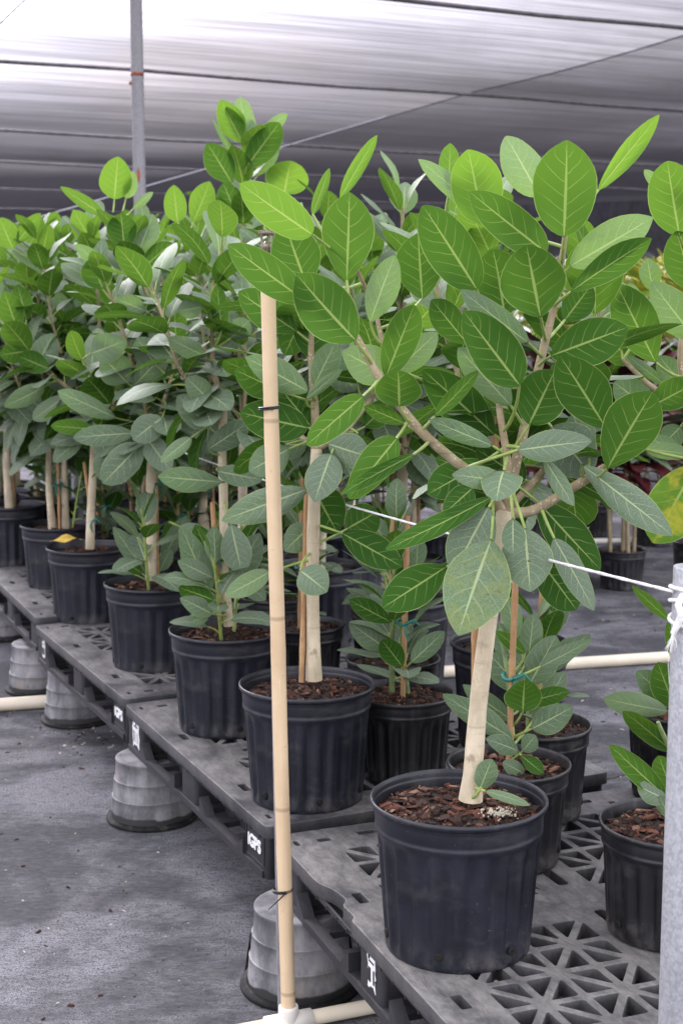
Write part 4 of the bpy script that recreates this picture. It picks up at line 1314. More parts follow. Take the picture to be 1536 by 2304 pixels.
def curve_plate(name, outline, holes, thick, mat, parent, z, bevel=.002):
    cu = bpy.data.curves.new(name, 'CURVE')
    cu.dimensions = '2D'
    cu.fill_mode = 'BOTH'
    cu.extrude = thick / 2 - bevel
    cu.bevel_depth = bevel
    cu.bevel_resolution = 1
    cu.offset = -bevel
    for pl in [outline] + holes:
        sp = cu.splines.new('POLY')
        sp.points.add(len(pl) - 1)
        for i, p in enumerate(pl):
            sp.points[i].co = (p[0], p[1], 0, 1)
        sp.use_cyclic_u = True
    tmp = bpy.data.objects.new('tmp', cu)
    COL.objects.link(tmp)
    dg = bpy.context.evaluated_depsgraph_get()
    me = bpy.data.meshes.new_from_object(tmp.evaluated_get(dg))
    bpy.data.objects.remove(tmp)
    for v in me.vertices:
        v.co.z += z - thick / 2
    me.materials.clear()
    me.materials.append(mat)
    me.name = name
    o = bpy.data.objects.new(name, me)
    COL.objects.link(o)
    o.parent = parent
    return o


PL, PW, PH = 1.219, 1.016, .142
TEXT_CACHE = {}


def text_mesh(body, size, bold=.0):
    cu = bpy.data.curves.new('txt', 'FONT')
    cu.body = body
    cu.size = size
    cu.extrude = .0008
    cu.offset = bold
    cu.align_x = 'CENTER'
    cu.align_y = 'CENTER'
    tmp = bpy.data.objects.new('tmp', cu)
    COL.objects.link(tmp)
    dg = bpy.context.evaluated_depsgraph_get()
    me = bpy.data.meshes.new_from_object(tmp.evaluated_get(dg))
    bpy.data.objects.remove(tmp)
    return me


def make_pallet(label, corner, ang, seed, z_top=DECK, letter=None, stickers=(), broken=False):
    """corner: near left corner (world xy); local +x runs along the row away from the camera, local -y is to the right of it"""
    rg = np.random.RandomState(seed)
    root = empty('plastic_pallet', (corner[0], corner[1], z_top - PH), ang, label, 'pallet', 'black plastic pallets end to end on upturned pots')
    root['local'] = 1
    # local: x along (0..PL), y from 0 (left edge) to -PW
    out = [(0.0, 0.0), (PL, 0.0), (PL, -PW), (0.0, -PW)]
    if broken:
        out = [(0.0, 0.0), (.70, 0.0), (.715, -.012), (.78, -.010), (.80, -.028), (.86, -.022), (.90, -.004), (.93, 0.0), (PL, 0), (PL, -PW), (0, -PW)]
    outline = rounded(out, .022)
    holes = []
    bx = [(.135, .545), (.675, 1.085)]
    by = [(-.455, -.115), (-.90, -.56)]
    for (x0, x1) in bx:
        for (y0, y1) in by:
            nx, ny = 2, 2
            for i in range(nx):
                for j in range(ny):
                    ax, bx_ = x0 + (x1 - x0) * i / nx, x0 + (x1 - x0) * (i + 1) / nx
                    ay, by_ = y0 + (y1 - y0) * j / ny, y0 + (y1 - y0) * (j + 1) / ny
                    cx, cy = (ax + bx_) / 2, (ay + by_) / 2
                    cn = [(ax, ay), (bx_, ay), (bx_, by_), (ax, by_)]
                    md = [(cx, ay), (bx_, cy), (cx, by_), (ax, cy)]
                    for q in range(4):
                        p0, p1 = cn[q], cn[(q + 1) % 4]
                        m = md[q]
                        for tri in ([p0, m, (cx, cy)], [m, p1, (cx, cy)]):
                            t2 = inset_tri(tri, .0088)
                            holes.append(rounded(t2, .008))

    def rect(cx, cy, w, h, r=.005):
        holes.append(rounded([(cx - w / 2, cy - h / 2), (cx + w / 2, cy - h / 2), (cx + w / 2, cy + h / 2), (cx - w / 2, cy + h / 2)], r))
    for x in (.30, .80):
        rect(x, -.060, .055, .022)
        rect(x + .13, -PW + .060, .055, .022)
    for x in (.07, 1.15):
        rect(x, -.036, .030, .012)
        rect(x, -.105, .020, .034)
    for x in (.20, .50, .73, 1.02):
        rect(x + .02, -.5075, .085, .026, .009)
    for y in (-.22, -.40, -.64, -.82):
        rect(.058, y, .020, .048)
        rect(PL - .058, y, .020, .048)
        rect(.095, y - .07, .030, .018)
        rect(PL - .095, y - .07, .030, .018)
    for y in (-.20, -.34, -.70, -.84):
        rect(.607, y, .022, .055)
    T = .034
    deck = curve_plate('deck', outline, holes, T, M['deck'], root, PH)
    # skirt with little ribs under the edge
    sk = MB()
    sh = .010
    for (x0, y0, x1, y1) in ((.03, -.006, PL - .03, -.006), (.03, -PW + .006, PL - .03, -PW + .006)):
        sk.box(((x0 + x1) / 2, y0 - .003 * np.sign(y0 + .5), PH - T - sh / 2), (x1 - x0, .006, sh), 0)
    for x0 in (.006, PL - .006):
        sk.box((x0, -PW / 2, PH - T - sh / 2), (.006, PW - .06, sh), 0)
    for k in range(19):
        x = .05 + (PL - .1) * k / 18
        sk.box((x, -.0025, PH - T - sh / 2 + .001), (.004, .0025, sh), 0)
    # inner ribs under the deck
    for x in np.linspace(.12, PL - .12, 7):
        sk.box((x, -PW / 2, PH - T - .006), (.006, PW - .05, .011), 0)
    sk.build('skirt', M['deck2'], root)
    # bottom runners along the row and across
    rn = 0
    for yc in (-.055, -PW / 2, -PW + .055):
        r = MB()
        a, b = .15, PL - .15
        segs = [(.16, .52), (.70, PL - .16)]
        r.box((PL / 2, yc + .040, .009), (PL - .06, .028, .018), 0)
        r.box((PL / 2, yc - .040, .009), (PL - .06, .028, .018), 0)
        for x in (.16, .285, .41, .53, .69, .81, .935, 1.06):
            r.box((x, yc, .0085), (.035, .054, .015), 0)
        # raked ends where the runner meets the blocks
        for x, s in ((.165, 1), (.50, -1), (.72, 1), (PL - .165, -1)):
            r.add([(x, yc + .054, .0185), (x + s * .05, yc + .054, .0185), (x, yc + .054, .06), (x, yc + .026, .0185), (x + s * .05, yc + .026, .0185), (x, yc + .026, .06)],
                  [[0, 1, 2], [3, 5, 4], [1, 4, 5, 2], [0, 2, 5, 3]] if s > 0 else [[0, 2, 1], [3, 4, 5], [1, 2, 5, 4], [0, 3, 5, 2]], 0, smooth=False)
        r.build('runner', M['deck2'], root)
    # nine blocks
    blocks = []
    for ix, xc in enumerate((.085, PL / 2, PL - .085)):
        for iy, yc in enumerate((-.060, -PW / 2, -PW + .060)):
            b = MB()
            lx, ly = (.150, .108) if ix != 1 else (.125, .108)
            pl = rounded([(xc - lx / 2, yc - ly / 2), (xc + lx / 2, yc - ly / 2), (xc + lx / 2, yc + ly / 2), (xc - lx / 2, yc + ly / 2)], .030 if iy else .014, 4)
            P = np.zeros((4, len(pl), 3))
            for q, (zz, k) in enumerate(((-.001, .94), (.012, 1.0), (.07, .985), (PH - T - .001, 1.0))):
                for j, p in enumerate(pl):
                    P[q, j] = (xc + (p[0] - xc) * k, yc + (p[1] - yc) * k, zz)
            b.grid(P, 0, close_u=True)
            nb = len(pl)
            b.add(P[0], [list(range(nb))[::-1]], 0, smooth=False)
            blocks.append((ix, iy, b.build('block', M['deck2'], root)))
    # lettering and stickers on the left face (local +y side)
    face_y = -.060 + .108 / 2 + .0015

    def on_face(me, name, x, z, mat, par, off=0.0):
        me2 = me.copy()
        for v in me2.vertices:
            tx, ty, tz = v.co
            v.co = (x - tx, face_y + tz + off, z + ty)
        me2.materials.clear()
        me2.materials.append(mat)
        o = bpy.data.objects.new(name, me2)
        COL.objects.link(o)
        o.parent = par
        return o
    if letter:
        body, which = letter
        xc = (.085, PL / 2, PL - .085)[which]
        par = [b for (ix, iy, b) in blocks if ix == which and iy == 0][0]
        on_face(text_mesh(body, .046, .0016), 'lettering', xc + .004, .070, M['white_ink'], par, .0006)
        fr = MB()
        for (x, z, w, h) in ((xc, .112, .118, .0025), (xc, .030, .118, .0025), (xc - .06, .071, .0025, .083), (xc + .06, .071, .0025, .083)):
            fr.box((x, face_y - .0005, z), (w, .003, h), 0)
        fr.build('name_frame', M['deck2'], par, origin=(0, 0, 0))
    for (which, dx, zc, w, h, torn) in stickers:
        xc = (.085, PL / 2, PL - .085)[which]
        par = [b for (ix, iy, b) in blocks if ix == which and iy == 0][0]
        pts = []
        n = 22
        for i in range(n):
            an = 2 * PI * i / n
            k = 1 / max(abs(math.cos(an)), abs(math.sin(an)))
            k *= 1 - torn * rg.rand()
            pts.append((xc + dx + math.cos(an) * k * w / 2, zc + math.sin(an) * k * h / 2))
        s = MB()
        P = np.zeros((2, n, 3))
        for q, yy in enumerate((face_y - .001, face_y + .0006)):
            for i, p in enumerate(pts):
                P[q, i] = (p[0], yy, p[1])
        s.grid(P, 0, close_u=True, smooth=False)
        s.add(P[1], [list(range(n))], 0, smooth=False)
        so = s.build('sticker', M['sticker'], par, origin=(0, 0, 0))
        bars = MB()
        for q in range(9):
            if rg.rand() < .25:
                continue
            bars.box((xc + dx - w * .30 + w * .6 * q / 8, face_y + .0009, zc - h * .12), (.0015 + .002 * rg.rand(), .0008, h * .36), 0)
        bars.box((xc + dx, face_y + .0009, zc + h * .22), (w * .55, .0008, .004), 0)
        bars.build('barcode', M['ink'], par, origin=(0, 0, 0))
    return root


def make_support(label, c, seed, h=DECK - PH - .001, torn=False):
    rg = np.random.RandomState(seed)
    root = empty('upturned_pot', (c[0], c[1], 0), rg.rand() * 6, label, 'support pot', 'upturned grey pots carrying the pallets')
    root['local'] = 1
    R = .143
    mb = MB()
    mb.lathe([(R - .010, .001), (R, .001), (R + .002, .004), (R + .002, .010), (R - .004, .013), (R - .012, .0135), (R - .014, .016)], (0, 0, 0), 64, 0)
    mb.build('rim', M['foot'], root)
    b = MB()
    prof = [(R - .014, .003), (R - .0145, .018), (R - .0175, .060), (R - .0192, .0780), (R - .0186, .0786), (R - .0186, .0812), (R - .0190, .0818), (R - .0220, .0821), (R - .0224, .0826), (R - .0248, .120),
            (R - .0262, .1350), (R - .0256, .1356), (R - .0256, .1380), (R - .0260, .1386), (R - .0290, .1389), (R - .0294, .1394), (R - .0314, .170), (R - .0325, h - .009), (R - .0316, h - .008), (R - .0316, h - .003), (R - .0320, h - .0012), (R - .034, h - .0002), (R - .05, h), (.02, h), (.001, h)]
    ph = rg.rand() * 6
    jag = rg.rand(80)

    def mod(an, z, r):
        return .0018 * math.sin(2 * an + ph) * (1 - z / h * .5)
    b.lathe(prof, (0, 0, 0), 80, 0, mod)
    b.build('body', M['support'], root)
    if torn:
        # cracked shell of a second pot slipped over the first, ending in a ragged edge
        s = MB()
        n = 50
        P = np.zeros((5, n, 3))
        for i, zf in enumerate((0.02, .3, .55, .8, 1.0)):
            for j in range(n):
                an = 2.6 + 3.2 * j / (n - 1)
                zt = .105 + .07 * math.sin(j * .11 + 1) + .02 * (rg.rand() - .5) * (i == 4)
                z = .02 + zf * zt
                r = R - .004 - z * .14
                P[i, j] = (r * math.cos(an), r * math.sin(an), z)
        s.grid(P, 0)
        s.build('cracked_shell', M['support'], root)
    return root


ANG_ROW = math.atan2(ROW_D[1], ROW_D[0])
c2 = at_height(598, 1862, DECK)[:2]
u = ROW_D[:2]
gap = .022
a21 = math.radians(20.9)
u1 = np.array([-math.sin(a21), math.cos(a21)])
far1 = at_height(612, 1872, DECK)[:2] + np.array([.004, -.012])
p1 = far1 - u1 * PL
make_pallet('nearest black plastic pallet with cut-out triangle deck and chipped edge', p1, math.atan2(u1[1], u1[0]), 1, DECK - .004, None, [(1, -.01, .075, .05, .085, .45), (2, .02, .07, .06, .09, .35)], True)
make_pallet('grey-topped pallet with clear white letters on its near end block', c2, ANG_ROW, 2, DECK, ('iGPS', 0), [(2, -.02, .072, .075, .10, .35)])
c3 = c2 + u * (PL + gap)
make_pallet('pallet with faint white letters on its end block beside the pale pipe', c3 + np.array([.006, .006]), ANG_ROW + .012, 3, DECK + .008, ('iGPS', 0), [(2, -.03, .07, .045, .08, .3)])
c4 = c2 + u * (2 * PL + 2 * gap)
make_pallet('raised pallet with a plain round corner under the farthest front pots', c4 + np.array([.0, .02]), ANG_ROW - .02, 4, DECK + .028)
c5 = c4 + u * (PL + gap)
make_pallet('last pallet of the line, mostly hidden at the far end', c5, ANG_ROW, 5, DECK)
# a second line of pallets to the right of the first
q = ROW_P[:2]
r1 = np.array([math.cos(a21), math.sin(a21)])
make_pallet('pallet beside the nearest one, under the pot by the steel post', p1 + r1 * (PW + .05) + u1 * .12, math.atan2(u1[1], u1[0]), 6, DECK)
for k, lb in ((2, 'second-line pallet deep behind the trees near the grey post'), (3, 'farthest second-line pallet lost in the shade of the trees')):
    make_pallet(lb, c3 + q * (PW + .04) + u * ((PL + gap) * (k - 1) + .1), ANG_ROW, 7 + k, DECK)

sp = [
    (at_height(676, 2215, 0.0), 'nearest upturned grey pot, cracked, behind the tan pole', True),
    (at_height(343, 1838, 0.0), 'upturned grey pot with wet dark foot under the lettered pallet joint', False),
    (at_height(176, 1618, 0.0), 'brown-stained upturned pot beside the end of the pale pipe', False),
    (at_height(90, 1550, 0.0), 'upturned pot with rusty streaks, second from the far end', False),
    (at_height(8, 1432, 0.0), 'shaded upturned pot at the far end of the pallet line', False),
]
for i, (p, lb, torn) in enumerate(sp):
    make_support(lb, p, 20 + i, torn=torn)
for i, p in enumerate((p1 + u1 * .12 + r1 * .12, p1 + u1 * .15 + r1 * .9, p1 + u1 * 1.1 + r1 * .92, c2 + u * 1.15 + q * .9, c2 + u * 2.4 + q * .9)):
    make_support(('upturned pot under the near corner of the closest pallet', 'upturned pot under the inner corner by the steel post', 'upturned pot seen through the triangle holes of the deck',
                  'upturned pot deep under the lettered pallet', 'upturned pot deep under the middle of the line')[i], (p[0], p[1], 0), 40 + i)

# ------------------------------------------------------------------ ground and litter
g = MB()
g.add([(-70, -40, 0), (70, -40, 0), (70, 110, 0), (-70, 110, 0)], [[0, 1, 2, 3]])
gr = g.build('ground', M['ground'])
gr['kind'] = 'structure'
rg = np.random.RandomState(77)
lit = MB()
for k in range(1900):
    if k < 620:
        a, b = 1.6 + 6.5 * rg.rand(), 1.25 - abs(rg.randn()) * .7
        p = row(a, b)
    elif k < 1650:
        p = np.array([.3 + 2.0 * rg.rand(), 4.2 + 5.5 * rg.rand(), 0])
    else:
        p = at_height(180 + rg.randn() * 70, 1640 + rg.randn() * 40, 0)
    sz = .0018 + .0065 * rg.rand() ** 3.5
    tz = rg.rand() * 6.28
    ln = sz * (1 + 2.5 * rg.rand())
    a1 = np.array([math.cos(tz), math.sin(tz), 0])
    a2 = np.array([-math.sin(tz), math.cos(tz), 0])
    lit.box((p[0], p[1], sz * .25), (ln, sz, sz * .5), 0 if rg.rand() < .75 else 1, (rg.rand() * .35, rg.rand() * .8), np.array([a1, a2, [0, 0, 1]]), .8, rg, .7)
lo = lit.build('ground_litter', [M['mulch'], simple('pale_grit', (.42, .38, .31), .9)])
tag(lo, 'brown bark crumbs and pale grit scattered over the weed fabric', 'litter', None, 'stuff')

# folds in the weed fabric
for (x0, y0, x1, y1), lb in (((-60, 1604, 700, 1560), 'dark overlap seam in the ground fabric alongside the thick cream pipe'), ((1180, 1772, 1460, 1740), 'short dark fabric seam on the ground beyond the nearest pallet')):
    fd = MB()
    A, B = at_height(x0, y0, 0), at_height(x1, y1, 0)
    fd.tube([A + (B - A) * i / 20 + np.array([0, .012 * math.sin(i * 1.3), .001]) for i in range(21)], .004, 6, 0)
    tag(fd.build('fabric_seam', M['black']), lb, 'fabric seam')

# ------------------------------------------------------------------ irrigation riser with tan pole
base_p = at_height(650, 2306, 0.0)
PY = base_p[1] - .03
rt = empty('irrigation_riser', (base_p[0], PY, 0), 0, 'tall tan pole strapped to a thin sprinkler riser in front of the pallets', 'sprinkler riser')
foot = at_depth(649, 2290, PY)
topp = at_depth(602, 628, PY + .02)
mb = MB()
n = 40
pts = [foot + (topp - foot) * i / (n - 1) + np.array([.0005 * math.sin(i * .35), 0, 0]) for i in range(n)]
rad = [.0162 - .0006 * i / n + (.0007 if i in (9, 20, 31) else 0) for i in range(n)]
mb.tube(pts, rad, 24, 0)
pole = mb.build('pole', M['pole'], rt)
rtop = at_depth(600, 556, PY + .014)
rb0 = at_depth(634, 2300, PY + .016)
mb = MB()
mb.tube([rb0 + (rtop - rb0) * i / 20 for i in range(21)], .0085, 10, 0)
mb.build('riser_tube', M['riser'], rt)
# sprinkler head
s0 = rtop
mb = MB()
mb.lathe([(.001, -.012), (.010, -.012), (.011, 0), (.012, .004), (.006, .007), (.004, .012), (.001, .013)], s0, 20, 0)
hd = mb.build('sprinkler_head', M['brass'], rt)
mb = MB()
for k in range(5):
    an = 2 * PI * k / 5 + .2
    dv = np.array([math.cos(an), math.sin(an), 0])
    mb.tube([s0 + dv * .011 + np.array([0, 0, .003]), s0 + dv * .0125 + np.array([0, 0, .016]), s0 + dv * .015 + np.array([0, 0, .027])], [.0018, .0015, .0018], 6, 0)
mb.lathe([(.001, .024), (.013, .024), (.0165, .026), (.0175, .0295), (.016, .0315), (.001, .033)], s0, 24, 0)
for k in range(18):
    an = 2 * PI * k / 18
    mb.box(s0 + np.array([.0165 * math.cos(an), .0165 * math.sin(an), .0325]), (.003, .003, .004), 0)
mb.build('deflector_cage', M['brass'], hd)


def zip_tie(px, py, tail):
    t = (at_depth(px, py, PY)[2] - foot[2]) / (topp[2] - foot[2])
    c = foot + (topp - foot) * t + np.array([-.004, .003, 0])
    T = MB()
    for dz in (0, .0035):
        ring = [c + np.array([math.cos(a) * .0215 - .001, math.sin(a) * .0195, dz + .002 * math.cos(a)]) for a in np.linspace(0, 2 * PI, 25)]
        T.tube(ring, .0019, 6, 0, caps=False)
    T.box(c + np.array([.004, -.0205, .002]), (.009, .005, .006), 0)
    if tail:
        T.tube([c + np.array([.004, -.022, 0]), c + np.array([-.012, -.028, -.014]), c + np.array([-.032, -.026, -.034])], [.002, .0018, .001], 6, 0)
    T.build('cable_tie', M['black'], rt)


zip_tie(607, 921, False)
zip_tie(634, 2006, True)
# tee fitting at the foot
mb = MB()
fc = np.array([foot[0], foot[1], .022])
mb.lathe([(.0165, .062), (.021, .062), (.0222, .058), (.0222, .015), (.019, .008)], (fc[0], fc[1], 0), 24, 0)
pd = np.array([.93, .37, 0])
mb.tube([fc - pd * .055, fc - pd * .054, fc + pd * .054, fc + pd * .055], [.019, .0225, .0225, .019], 20, 0)
mb.build('tee_fitting', M['pvc_w'], rt)
mb = MB()
mb.tube([fc + pd * t for t in np.linspace(.05, 1.6, 12)], .0172, 18, 0)
pp = mb.build('water_pipe', M['pvc'])
tag(pp, 'thin cream pipe running under the nearest pallet from the tan pole', 'pipe', 'cream plastic water pipes on the ground')
mb = MB()
mb.tube([fc - pd * t for t in np.linspace(.05, .7, 8)], .0172, 18, 0)
pp = mb.build('water_pipe', M['pvc'])
tag(pp, 'short cream pipe left of the pole foot at the bottom edge', 'pipe', 'cream plastic water pipes on the ground')

A, B = at_height(0, 1584, .027), at_height(1490, 1478, .027)
d = nrm(B - A)
mb = MB()
mb.tube([A - d * 2.5 + (B - A + d * 4.5) * t + np.array([0, .012 * math.sin(t * 14), 0]) for t in np.linspace(0, 1, 60)], .0265, 18, 0)
pp = mb.build('water_pipe', M['pvc'])
tag(pp, 'thick cream pipe crossing the ground beneath the line of pallets', 'pipe', 'cream plastic water pipes on the ground')
A, B = at_height(700, 1237, .02), at_height(1530, 1212, .02)
d = nrm(B - A)
mb = MB()
mb.tube([A - d * 2 + (B - A + d * 5) * t for t in np.linspace(0, 1, 20)], .019, 12, 0)
pp = mb.build('water_pipe', M['pvc_w'])
tag(pp, 'distant white pipe on the ground beyond the red-leaved pot', 'pipe', 'cream plastic water pipes on the ground')

# ------------------------------------------------------------------ posts, rope
NP = np.array([.552, 2.2, 0])
post = MB()
R = .031
ptop = 1.203
post.lathe([(R * .96, 0), (R, .004), (R, ptop - .002), (R - .0007, ptop), (R - .004, ptop), (R - .0045, ptop - .25)], NP, 40, 0)
po = post.build('steel_post', M['galv'])
po.location = (0, 0, 0)
tag(po, 'open-topped galvanised steel post with white rope wound round it', 'post', 'galvanised posts holding the rope')
FP = at_height(181, 1345, 0)
FP = np.array([FP[0], FP[1], 0])
post = MB()
post.lathe([(R * .96, 0), (R, .004), (R, 1.18), (R - .004, 1.18), (R - .0045, .95)], FP, 24, 0)
po = post.build('steel_post', M['galv'])
tag(po, 'bluish steel post between two trunks behind the far front pots', 'post', 'galvanised posts holding the rope')
# rope
rope = MB()
ra = NP + np.array([-R - .003, -.01, 1.165])
rb = FP + np.array([R, -.01, 1.07])
nr = 160
pts = []
for i in range(nr):
    t = i / (nr - 1)
    pts.append(ra + (rb - ra) * t + np.array([0, 0, -.05 * 4 * t * (1 - t)]))
for sgn in (0, PI):
    tw = []
    for i, p in enumerate(pts):
        an = i * 1.9 + sgn
        tw.append(p + np.array([0, math.cos(an), math.sin(an)]) * .0008)
    rope.tube(tw, .0023, 6, 0)
ro = rope.build('rope', M['rope'])
tag(ro, 'white rope stretched from the near steel post into the foliage', 'rope')
for dz in (1.165, 1.150, 1.118):
    w = MB()
    ring = []
    for k in range(49):
        an = 2 * PI * k / 48
        ring.append(NP + np.array([math.cos(an) * (R + .0034), math.sin(an) * (R + .0034), dz + .006 * math.sin(an + dz * 90)]))
    w.tube(ring, .0033, 7, 0, caps=False)
    w.build('rope_coil', M['rope'], ro)
kn = MB()
k0 = NP + np.array([-R * .80, -R * .75, 1.135])
kn.tube([k0 + np.array([.004, 0, .03]), k0 + np.array([-.004, -.006, .012]), k0 + np.array([.002, -.008, -.002]), k0 + np.array([-.004, -.005, -.02]), k0 + np.array([-.010, -.003, -.034])], [.004, .006, .0065, .006, .0045], 8, 0)
rg = np.random.RandomState(5)
for k in range(16):
    e = k0 + np.array([-.010, -.003, -.034])
    dv = np.array([(rg.rand() - .6) * .02, (rg.rand() - .5) * .014, -.012 - .02 * rg.rand()])
    kn.tube([e, e + dv * .5 + (rg.rand(3) - .5) * .004, e + dv], [.0011, .0008, .0004], 4, 0)
kn.tube([k0 + np.array([-.012, -.003, -.05]), k0 + np.array([-.016, -.003, -.08]), k0 + np.array([-.013, -.003, -.115])], .0004, 4, 0)
kn.build('rope_knot', M['rope'], ro)

# ------------------------------------------------------------------ canopy
CAN_Z = 4.0
tall_xy = at_depth(314, 400, 9.2)
tp = empty('canopy_post', (tall_xy[0], tall_xy[1], 0), 0, 'tall grey steel post with a rusty collar holding the shade cloth', 'post')
mb = MB()
TX, TY = tall_xy[0], tall_xy[1]
mb.tube([(TX, TY, z) for z in np.linspace(0, CAN_Z - .12, 14)], .039, 24, 0)
mb.build('shaft', M['galv_d'], tp)
cz = at_depth(314, 167, 9.2)[2]
mb = MB()
mb.lathe([(.039, -.012), (.0415, -.012), (.042, .008), (.039, .009)], (TX, TY, cz), 24, 0)
mb.tube([(TX - .039, TY - .01, cz - .055), (TX - .052, TY - .012, cz - .055)], .012, 8, 0)
mb.build('collar', M['rust'], tp)
mb = MB()
zr = at_depth(314, 396, 9.2)[2]
P = np.zeros((6, 5, 3))
for i in range(6):
    for j in range(5):
        an = -PI / 2 + (j - 2) * .14 * math.sin(PI * (i + .4) / 5.8)
        P[i, j] = (TX + .0402 * math.cos(an), TY + .0402 * math.sin(an), zr + (i - 2.5) * .018)
mb.grid(P, 0)
mb.build('rust_patch', M['rust'], tp)

wa = [float(np.dot(at_height(300, y, CAN_Z), ROW_D)) for y in (150, 304, 372)]
seam_b = float(np.dot(at_height(1000, 226, CAN_Z), ROW_P))
spans = [4.2, wa[0] - 4.0, wa[0], wa[1], wa[2], wa[2] + 5.0, wa[2] + 10.5, wa[2] + 17, wa[2] + 25]
spans = sorted(set(round(s, 3) for s in spans))
spans = [s for i, s in enumerate(spans) if i == 0 or s - spans[i - 1] > 1.5]


def canopy(name, b0, b1, mat, label, zoff):
    rgc = np.random.RandomState(12)
    m = MB()
    rows, cols = [], np.linspace(b0, b1, 61)
    av = []
    for i in range(len(spans) - 1):
        n = 14
        for k in range(n):
            av.append((spans[i] + (spans[i + 1] - spans[i]) * k / n, k / n, i))
    av.append((spans[-1], 0, len(spans)))
    ph = rgc.rand(40) * 6.28
    P = np.zeros((len(av), len(cols), 3))
    for i, (a, f, s) in enumerate(av):
        for j, b in enumerate(cols):
            sag = .022 * (1 + .4 * math.sin(b * .33 + ph[s % 40])) * 4 * f * (1 - f)
            rip = .006 * math.sin(b * 1.1 + ph[(s + 7) % 40] + f * 2) * math.sin(PI * f) + .003 * math.sin(b * 3.3 + a * .9) * math.sin(PI * f)
            # local frame: x along ROW_P, y along ROW_D
            P[i, j] = (b, a, zoff - sag + rip)
    m.grid(P, 0)
    o = m.build(name, mat)
    o.location = (0, 0, CAN_Z)
    o.rotation_euler = (0, 0, math.atan2(ROW_P[1], ROW_P[0]))
    return tag(o, label, 'shade cloth')


canopy('shade_cloth', seam_b - 34, seam_b + .006, M['cloth_l'], 'bright glowing shade cloth overhead, left of the diagonal seam', 0.0)
canopy('shade_cloth', seam_b - .006, seam_b + 34, M['cloth_r'], 'darker streaked shade cloth overhead, right of the diagonal seam', .012)
m = MB()
A, B = row(spans[0], seam_b, CAN_Z - .02), row(spans[-1], seam_b, CAN_Z - .02)
names = ['wire over the camera'] * 20
for i, a in enumerate(spans[1:-1]):
    m = MB()
    m.tube([row(a, seam_b + t, CAN_Z - .028 - .02 * math.sin(t * .8) ** 2) for t in np.linspace(-33, 33, 60)], .020, 8, 0)
    o = m.build('support_cable', M['wire'])
    k = a - wa[0]
    if abs(k) < .1:
        lb = 'thick dark cable crossing the tall post at its rusty collar'
    elif abs(a - wa[1]) < .1:
        lb = 'dark cable under the cloth, next beyond the one at the rusty collar'
    elif abs(a - wa[2]) < .1:
        lb = 'dark cable where the pale cloth turns to dark, low on the tall post'
    elif a > wa[2]:
        lb = 'faint cable in the dark far bays of the shade cloth'
    else:
        lb = 'cable holding up the shade cloth above the camera, out of view'
    tag(o, lb, 'cable', 'cables holding up the shade cloth')
# thin wires
m = MB()
A = at_depth(-40, 92, 8.0)
B = at_depth(75, -18, 7.4)
m.tube([A, B], .0035, 6, 0)
tag(m.build('guy_wire', M['wire']), 'thin slanting wire in the top corner of the bright cloth', 'wire')
m = MB()
A = at_depth(60, 497, 11.0)
B = at_depth(470, 378, 13.5)
m.tube([A - (B - A) * .6, A, B, B + (B - A) * 1.5], .006, 6, 0)
tag(m.build('guy_wire', M['galv']), 'long thin brace wire passing behind the tall post', 'wire')

# far side curtain hung under the end of the canopy, right of view
m = MB()
ca, cb = row(20.5, 12.0), row(15.0, 26.0)
P = np.zeros((12, 110, 3))
c0, c1 = np.array([-26.0, 47, 0]), np.array([17, 25, 0])
for i in range(12):
    for j in range(110):
        p = c0 + (c1 - c0) * j / 109
        z = 3.9 - (3.9 - 2.35) * i / 11
        P[i, j] = (p[0], p[1] + .12 * math.sin(j * .9) * i / 11, z + (.05 * math.sin(j * .7)) * (i / 11))
m.grid(P, 0)
tag(m.build('shade_curtain', M['curtain']), 'dark shade curtain hanging across the far end of the shade house', 'curtain')

# ------------------------------------------------------------------ far plants
rg = np.random.RandomState(11)


def bushy(name, label, cat, c, h, w, mat, n, group=None, L=(.12, .22), wr=.28, trunk=True, up=.6):
    root = empty(name, c, 0, label, cat, group)
    f = MB()
    st = MB()
    for k in range(7):
        an = rg.rand() * 6.28
        e = np.array([c[0] + math.cos(an) * w * .6 * rg.rand(), c[1] + math.sin(an) * w * .6 * rg.rand(), c[2] + h * (.6 + .35 * rg.rand())])
        st.tube(resample([np.array(c) + np.array([.03 * math.cos(an), .03 * math.sin(an), 0]), (np.array(c) + e) / 2 + np.array([0, 0, .1]), e], 8), [.018 - .0015 * q for q in range(8)], 6, 0)
    for k in range(n):
        zz = rg.rand() ** .7
        an = rg.rand() * 6.28
        rr = w * math.sqrt(rg.rand()) * (.45 + .8 * math.sin(PI * min(1, zz * .9 + .05)))
        p = np.array([c[0] + math.cos(an) * rr, c[1] + math.sin(an) * rr, c[2] + h * (.25 + .75 * zz)])
        ax = nrm([math.cos(an), math.sin(an), up + (rg.rand() - .5)])
        ln = L[0] + (L[1] - L[0]) * rg.rand()
        add_leaf(f, p, ax, np.array([0, 0, 1.]) + (rg.rand(3) - .5) * .8, ln, ln * wr, .6 * rg.rand(), .2, .03, 0, rg, 2, 4, 0, (rg.rand(), rg.rand()))
    st.build('stems', M['bark_br'], root)
    f.build('foliage', mat, root)
    return root


for i, (px, Y, h, w, lb) in enumerate(((1425, 13.0, 2.0, .75, 'yellow-green croton bush showing between leaves beside the far right tree'), (1300, 14.5, 1.95, .7, 'golden croton bush farther off behind the tall nearest fig'),
                                       (1560, 12.0, 1.95, .7, 'yellow croton bush at the very edge behind the yellowed leaf'), (1140, 16.0, 2.1, .8, 'dim croton bush glimpsed low behind the middle foliage'))):
    X = (px - CX) / F_PX * Y
    bushy('croton_bush', lb, 'bush', (X, Y, 0), h, w, M['croton'], 900, 'croton bushes beyond the shade house', (.14, .26), .26)
